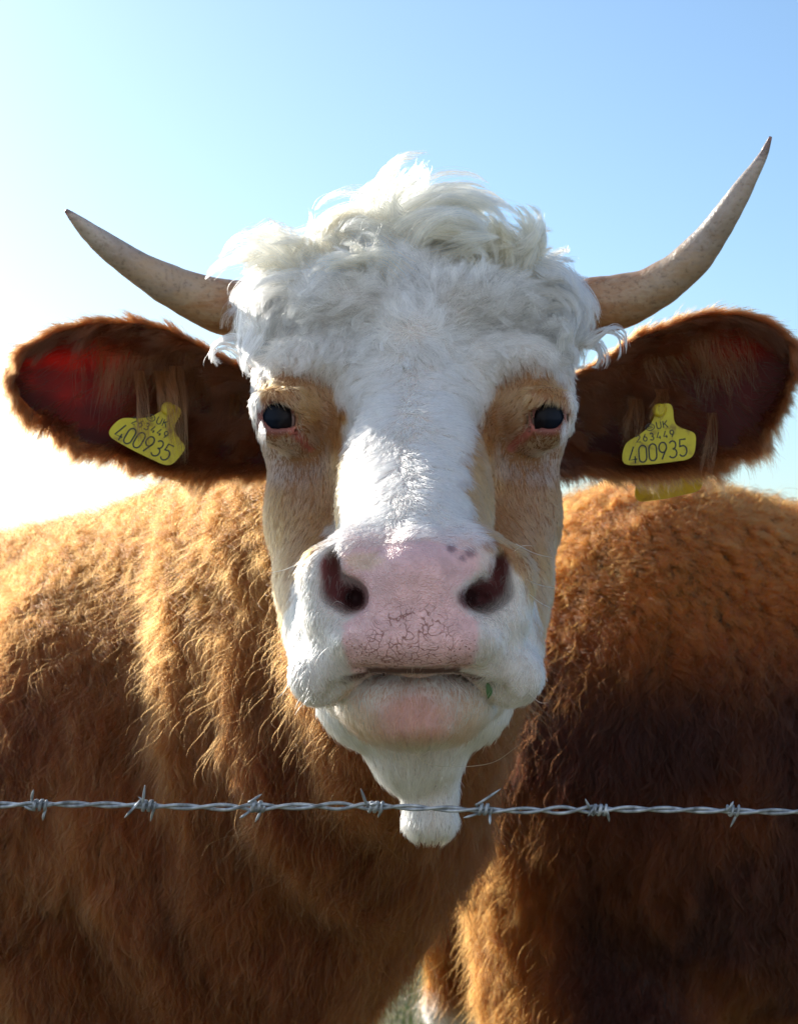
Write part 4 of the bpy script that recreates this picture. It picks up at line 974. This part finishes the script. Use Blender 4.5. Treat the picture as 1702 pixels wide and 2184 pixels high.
def eartag(px, py, Y, roll, yaw, label, back=None):
    e = bpy.data.objects.new("ear_tag", None); scene.collection.objects.link(e); e.empty_display_size = .02
    e.location = P(px, py, Y); e.rotation_euler = (math.radians(-4), math.radians(roll), math.radians(yaw))
    tag(e, label, "ear tag", "yellow ear tags of the horned cow")
    pl = slab("front_plate", rounded(OUT), .0013, 0, e, mat_tag)
    st = strokes("400935", -63, -20, 36, 27, 21.5, 3.2, .10) + strokes("263449", -40, 24, 15, 13, 14.5, 2.3) + strokes("@", -16, 45, 14, 17, 18, 1.8) + strokes("UK", 7, 46, 15, 15, 14, 2.2)
    st = [(q, t) for q, t in st]
    bits = []
    for q, t in st:
        v, f = ribbon(q, t)
        V = [(x * S_, -.00022, y * S_) for x, y in v] + [(x * S_, .0002, y * S_) for x, y in v]; m_ = len(v)
        F = [tuple(reversed(k)) for k in f] + [tuple(i + m_ for i in k) for k in f] + [(2 * i, 2 * i + 2, 2 * i + 2 + m_, 2 * i + m_) for i in range(m_ // 2 - 1)] + [(2 * i + 3, 2 * i + 1, 2 * i + 1 + m_, 2 * i + 3 + m_) for i in range(m_ // 2 - 1)]
        bits.append((V, F))
    V, F = merge(bits); link("lettering", polymesh("lettering", V, F, False), mat_ink, pl)
    # stud through the ear: a ringed collar on the neck of the plate and the pin behind
    cx_, cz_ = 18 * S_, 84 * S_
    prof = [(-.0034, .0040), (-.0026, .0052), (-.0012, .0060), (.0012, .0060), (.0016, .0036), (.050, .0030), (.050, .009), (.053, .009)]
    V = []; sg = 24
    for y, r in prof:
        for k in range(sg): a = 2 * math.pi * k / sg; V.append((cx_ + r * math.cos(a), y, cz_ + r * math.sin(a)))
    F = [(i * sg + k, i * sg + (k + 1) % sg, (i + 1) * sg + (k + 1) % sg, (i + 1) * sg + k) for i in range(len(prof) - 1) for k in range(sg)]
    F += [tuple(range(sg)), tuple(reversed(range((len(prof) - 1) * sg, len(prof) * sg)))]
    link("stud", polymesh("stud", V, F, False), mat_tag, e)
    if back:
        b = slab("back_plate", rounded([(x * .98, y) for x, y in OUT]), .0013, 0, e, mat_tag)
        b.location = back[:3]; b.rotation_euler = (0, math.radians(back[3]), 0)
    return e
eartag(307, 941, 1.560, 24, 0, "yellow numbered ear tag half under hair in the ear on the left, tilted down", (.012, .055, -.006, -6))
eartag(1402, 961, 1.560, -8.5, 0, "yellow numbered ear tag hanging nearly level in the ear on the right", (.0130, .058, -.0245, -5))

# ------------------------------------------------------------------ barbed wire
mat_wire, nt_, b_ = new_mat("galvanised_wire")
tc = node(nt_, "ShaderNodeTexCoord"); nz = node(nt_, "ShaderNodeTexNoise"); nz.inputs['Scale'].default_value = 160; nz.inputs['Detail'].default_value = 6; nt_.links.new(tc.outputs['Object'], nz.inputs['Vector'])
nt_.links.new(ramp(nt_, nz.outputs[0], [(.3, (.13, .14, .15)), (.5, (.30, .33, .36)), (.72, (.48, .51, .54))]), b_.inputs['Base Color'])
b_.inputs['Metallic'].default_value = .55
nt_.links.new(ramp(nt_, nz.outputs[0], [(.3, (.65,) * 3), (.7, (.40,) * 3)]), b_.inputs['Roughness'])
bp = node(nt_, "ShaderNodeBump"); bp.inputs['Strength'].default_value = .3; bp.inputs['Distance'].default_value = .0004; nt_.links.new(nz.outputs[0], bp.inputs['Height']); nt_.links.new(bp.outputs[0], b_.inputs['Normal'])
WY = 1.12; U = WY / FPX
def wc(px): return np.interp(px, [-1e4, 128, 560, 800, 1030, 1575, 1e4], [1690, 1718, 1721, 1722, 1727, 1730, 1745])
wire = bpy.data.objects.new("barbed_wire", None); scene.collection.objects.link(wire); wire.location = P(851, 1722, WY)
tag(wire, "taut twisted galvanised barbed wire stretched across in front of the cow's chin tuft", "barbed wire")
wl = Vector(wire.location)
BARBS = [-400, -160, 82, 314, 546, 800, 1030, 1278, 1563, 1800, 2040, 2280]
def local(v): return [tuple(np.array(q) - np.array(wl)) for q in v]
xs = np.arange(-4200, 5900, 4.0)
gap = np.zeros_like(xs)
for b0, wid in ((546, 60), (775, 75), (1245, 85)): gap += np.exp(-((xs - (b0 - 20)) / wid) ** 2)
for k in (0, 1):
    ph = xs / 158 * 2 * math.pi + k * math.pi + .35 * np.sin(xs / 211)
    r = 1.12e-3 * (1 + .9 * gap)
    z = np.array([P(x, wc(x), WY)[2] for x in xs]); X = (xs - CX) * U
    path = np.stack([X, WY + r * np.sin(ph), z + r * np.cos(ph) + .0006 * np.sin(xs / 97)], 1)
    V, F = tube(path, np.full(len(xs), 1.10e-3), 10)
    link("strand", polymesh("strand", local(V), F), mat_wire, wire)
ENDS = {314: [(-46, 24, -6, 3), (-38 + 20, -20, -3, 0), (-2, -46, -8, 3), (6, 34, 2, -4)], 546: [(12, -26, 2, -4), (-2, 34, 2, -3), (-34, 24, 4, 2)], 800: [(-30, -42, -4, 6), (6, 24, 4, -6), (10, -12, -4, 2)],
        1030: [(38, -44, 4, -2), (14, 30, 4, 4), (-42, 16, 4, 3)], 1278: [(-32, -26, 6, 4), (22, 26, 4, -4), (-26, 12, 4, 2)], 1563: [(-2, -22, 2, 3), (-4, 36, 2, -4)]}
for bi, bx in enumerate(BARBS):
    rg_ = np.random.default_rng(bx + 5000)
    cx_, cz_ = (bx - CX) * U, P(bx, wc(bx), WY)[2]
    bits = []; turns = 2.4; n = 48; R = 3.0e-3
    for half in (0, 1):
        t = np.linspace(0, 1, n); a = t * turns * 2 * math.pi + half * math.pi + bx
        hx = cx_ + (t - .5) * .0085 + half * .0012
        coil = np.stack([hx, WY + R * np.sin(a), cz_ + R * 1.02 * np.cos(a)], 1)
        ends = ENDS.get(bx, [(rg_.uniform(-20, -5), -34, 3, 2), (rg_.uniform(5, 20), 34, 3, -3), (-28, rg_.uniform(-20, 20), 4, 2)])
        e0 = ends[(2 * half) % len(ends)]; e1 = ends[(2 * half + 1) % len(ends)]
        def tail(st, e):
            tip = np.array([cx_ + e[0] * U, WY - e[3] * .001 - .002, cz_ - e[1] * U]); mid = st * .55 + tip * .45 + np.array([0, -.0015, 0])
            return catmull([st, mid, tip], 8)[1:]
        if half == 0 or len(ends) > 2:
            path = np.vstack([tail(coil[0], e0)[::-1], coil, tail(coil[-1], e1)]) if len(ends) > 3 or half == 0 else np.vstack([tail(coil[0], e0)[::-1], coil])
            rad = np.full(len(path), .00086)
            rad[:2] = [.0002, .0006]
            if len(path) > n + 8: rad[-2:] = [.0006, .0002]
            V, F = tube(path, rad, 8); bits.append((local(V), F))
    V, F = merge(bits); link("barb", polymesh("barb", V, F), mat_wire, wire)
mat_post, nt_, b_ = new_mat("weathered_post")
tc = node(nt_, "ShaderNodeTexCoord"); mp = node(nt_, "ShaderNodeMapping"); mp.inputs['Scale'].default_value = (60, 60, 5); nt_.links.new(tc.outputs['Object'], mp.inputs[0])
nz = node(nt_, "ShaderNodeTexNoise"); nz.inputs['Scale'].default_value = 1; nz.inputs['Detail'].default_value = 6; nt_.links.new(mp.outputs[0], nz.inputs['Vector'])
nt_.links.new(ramp(nt_, nz.outputs[0], [(.3, (.10, .075, .05)), (.7, (.26, .21, .16))]), b_.inputs['Base Color']); b_.inputs['Roughness'].default_value = .85
for X in (-1.45, 1.45):
    path = [(X, WY + .055, z) for z in (-.02, .3, .6, .9, 1.15, 1.22, 1.23)]
    V, F = tube(path, [.052, .050, .051, .050, .050, .048, .040], 20)
    link("post", polymesh("post", local(V), F), mat_post, wire)

# ------------------------------------------------------------------ a scrap of leaf at the mouth
mat_leaf, nt_, b_ = new_mat("leaf"); b_.inputs['Base Color'].default_value = (.04, .10, .02, 1); b_.inputs['Roughness'].default_value = .5
V = []; n = 9
o_ = P(1040, 1474, 1.150)
for i in range(n):
    t = i / (n - 1); wd = .0022 * math.sin(math.pi * min(.98, t * .9 + .08)); z = -(t - .5) * .010; x = .0012 * math.sin(t * 3)
    V += [(x - wd, -.0006 * (1 - t), z), (x, -.0010, z), (x + wd, -.0004, z)]
V2 = [(a, b + .0003, c) for a, b, c in V]; m_ = len(V)
F = []
for i in range(n - 1):
    for j in (0, 1):
        q = (3 * i + j, 3 * i + j + 1, 3 * i + j + 4, 3 * i + j + 3); F.append(q); F.append(tuple(m_ + k for k in reversed(q)))
lf = link("leaf", polymesh("leaf", V + V2, F), mat_leaf); lf.location = o_
tag(lf, "small green leaf scrap stuck at the right corner of the cow's mouth", "leaf")
# ------------------------------------------------------------------ ground
mat_g, nt_, b_ = new_mat("pasture")
tc = node(nt_, "ShaderNodeTexCoord")
n1 = node(nt_, "ShaderNodeTexNoise"); n1.inputs['Scale'].default_value = .35; n1.inputs['Detail'].default_value = 10; nt_.links.new(tc.outputs['Object'], n1.inputs['Vector'])
n2 = node(nt_, "ShaderNodeTexNoise"); n2.inputs['Scale'].default_value = 18; n2.inputs['Detail'].default_value = 6; nt_.links.new(tc.outputs['Object'], n2.inputs['Vector'])
g1 = ramp(nt_, n1.outputs[0], [(.35, (.12, .115, .035)), (.65, (.20, .17, .075))]); g2 = ramp(nt_, n2.outputs[0], [(.3, (.5, .5, .5)), (.7, (1.3, 1.3, 1.2))])
nt_.links.new(mixc(nt_, 1, g1, g2, 'MULTIPLY'), b_.inputs['Base Color']); b_.inputs['Roughness'].default_value = .9
n = 60; xs = np.sign(np.linspace(-1, 1, n)) * np.abs(np.linspace(-1, 1, n)) ** 3 * 900; ys = np.abs(np.linspace(0, 1, n)) ** 3 * 1500 - 6
V = [(x, y, -.0 + .02 * math.sin(x * .9) * math.cos(y * .7) * (abs(x) + abs(y) < 60)) for y in ys for x in xs]
F = [(j * n + i, j * n + i + 1, (j + 1) * n + i + 1, (j + 1) * n + i) for j in range(n - 1) for i in range(n - 1)]
g = link("ground", polymesh("ground", V, F), mat_g); tag(g, kind='structure')
mat_gr, nt_, b_ = new_mat("grass_blades")
a = node(nt_, "ShaderNodeAttribute", attribute_name="gcol"); nt_.links.new(a.outputs['Color'], b_.inputs['Base Color']); b_.inputs['Roughness'].default_value = .5
NB = 60000
r2 = np.random.default_rng(3)
yy = 1.2 + 9.5 * r2.random(NB) ** 1.3; xx = (r2.random(NB) - .5) * (1.2 + yy * .75)
hh = .03 + .06 * r2.random(NB); an = r2.random(NB) * 6.28; wd = .0016 + .0016 * r2.random(NB)
bx = np.stack([np.cos(an), np.sin(an), 0 * an], 1) * wd[:, None]; lean = r2.normal(0, .02, (NB, 2))
b0 = np.stack([xx, yy, np.full(NB, -.01)], 1)
m1 = b0 + np.stack([lean[:, 0] * .4, lean[:, 1] * .4, hh * .6], 1); t1 = b0 + np.stack([lean[:, 0], lean[:, 1], hh], 1)
V = np.stack([b0 - bx, b0 + bx, m1 + bx * .7, m1 - bx * .7, t1 + bx * .1, t1 - bx * .1], 1).reshape(-1, 3)
k = np.arange(NB)[:, None] * 6
Q = np.vstack([k + np.array([[0, 1, 2, 3]]), k + np.array([[3, 2, 4, 5]])])
me = mesh_np("grass", V, Q, False)
gc = np.array([[.10, .16, .03]]) * (.6 + .9 * r2.random((NB, 1))) + np.array([[.12, .09, .03]]) * (r2.random((NB, 1)) > .6) * .9
set_col(me, "gcol", np.repeat(gc, 6, 0))
gr = link("grass", me, mat_gr); tag(gr, kind='stuff')
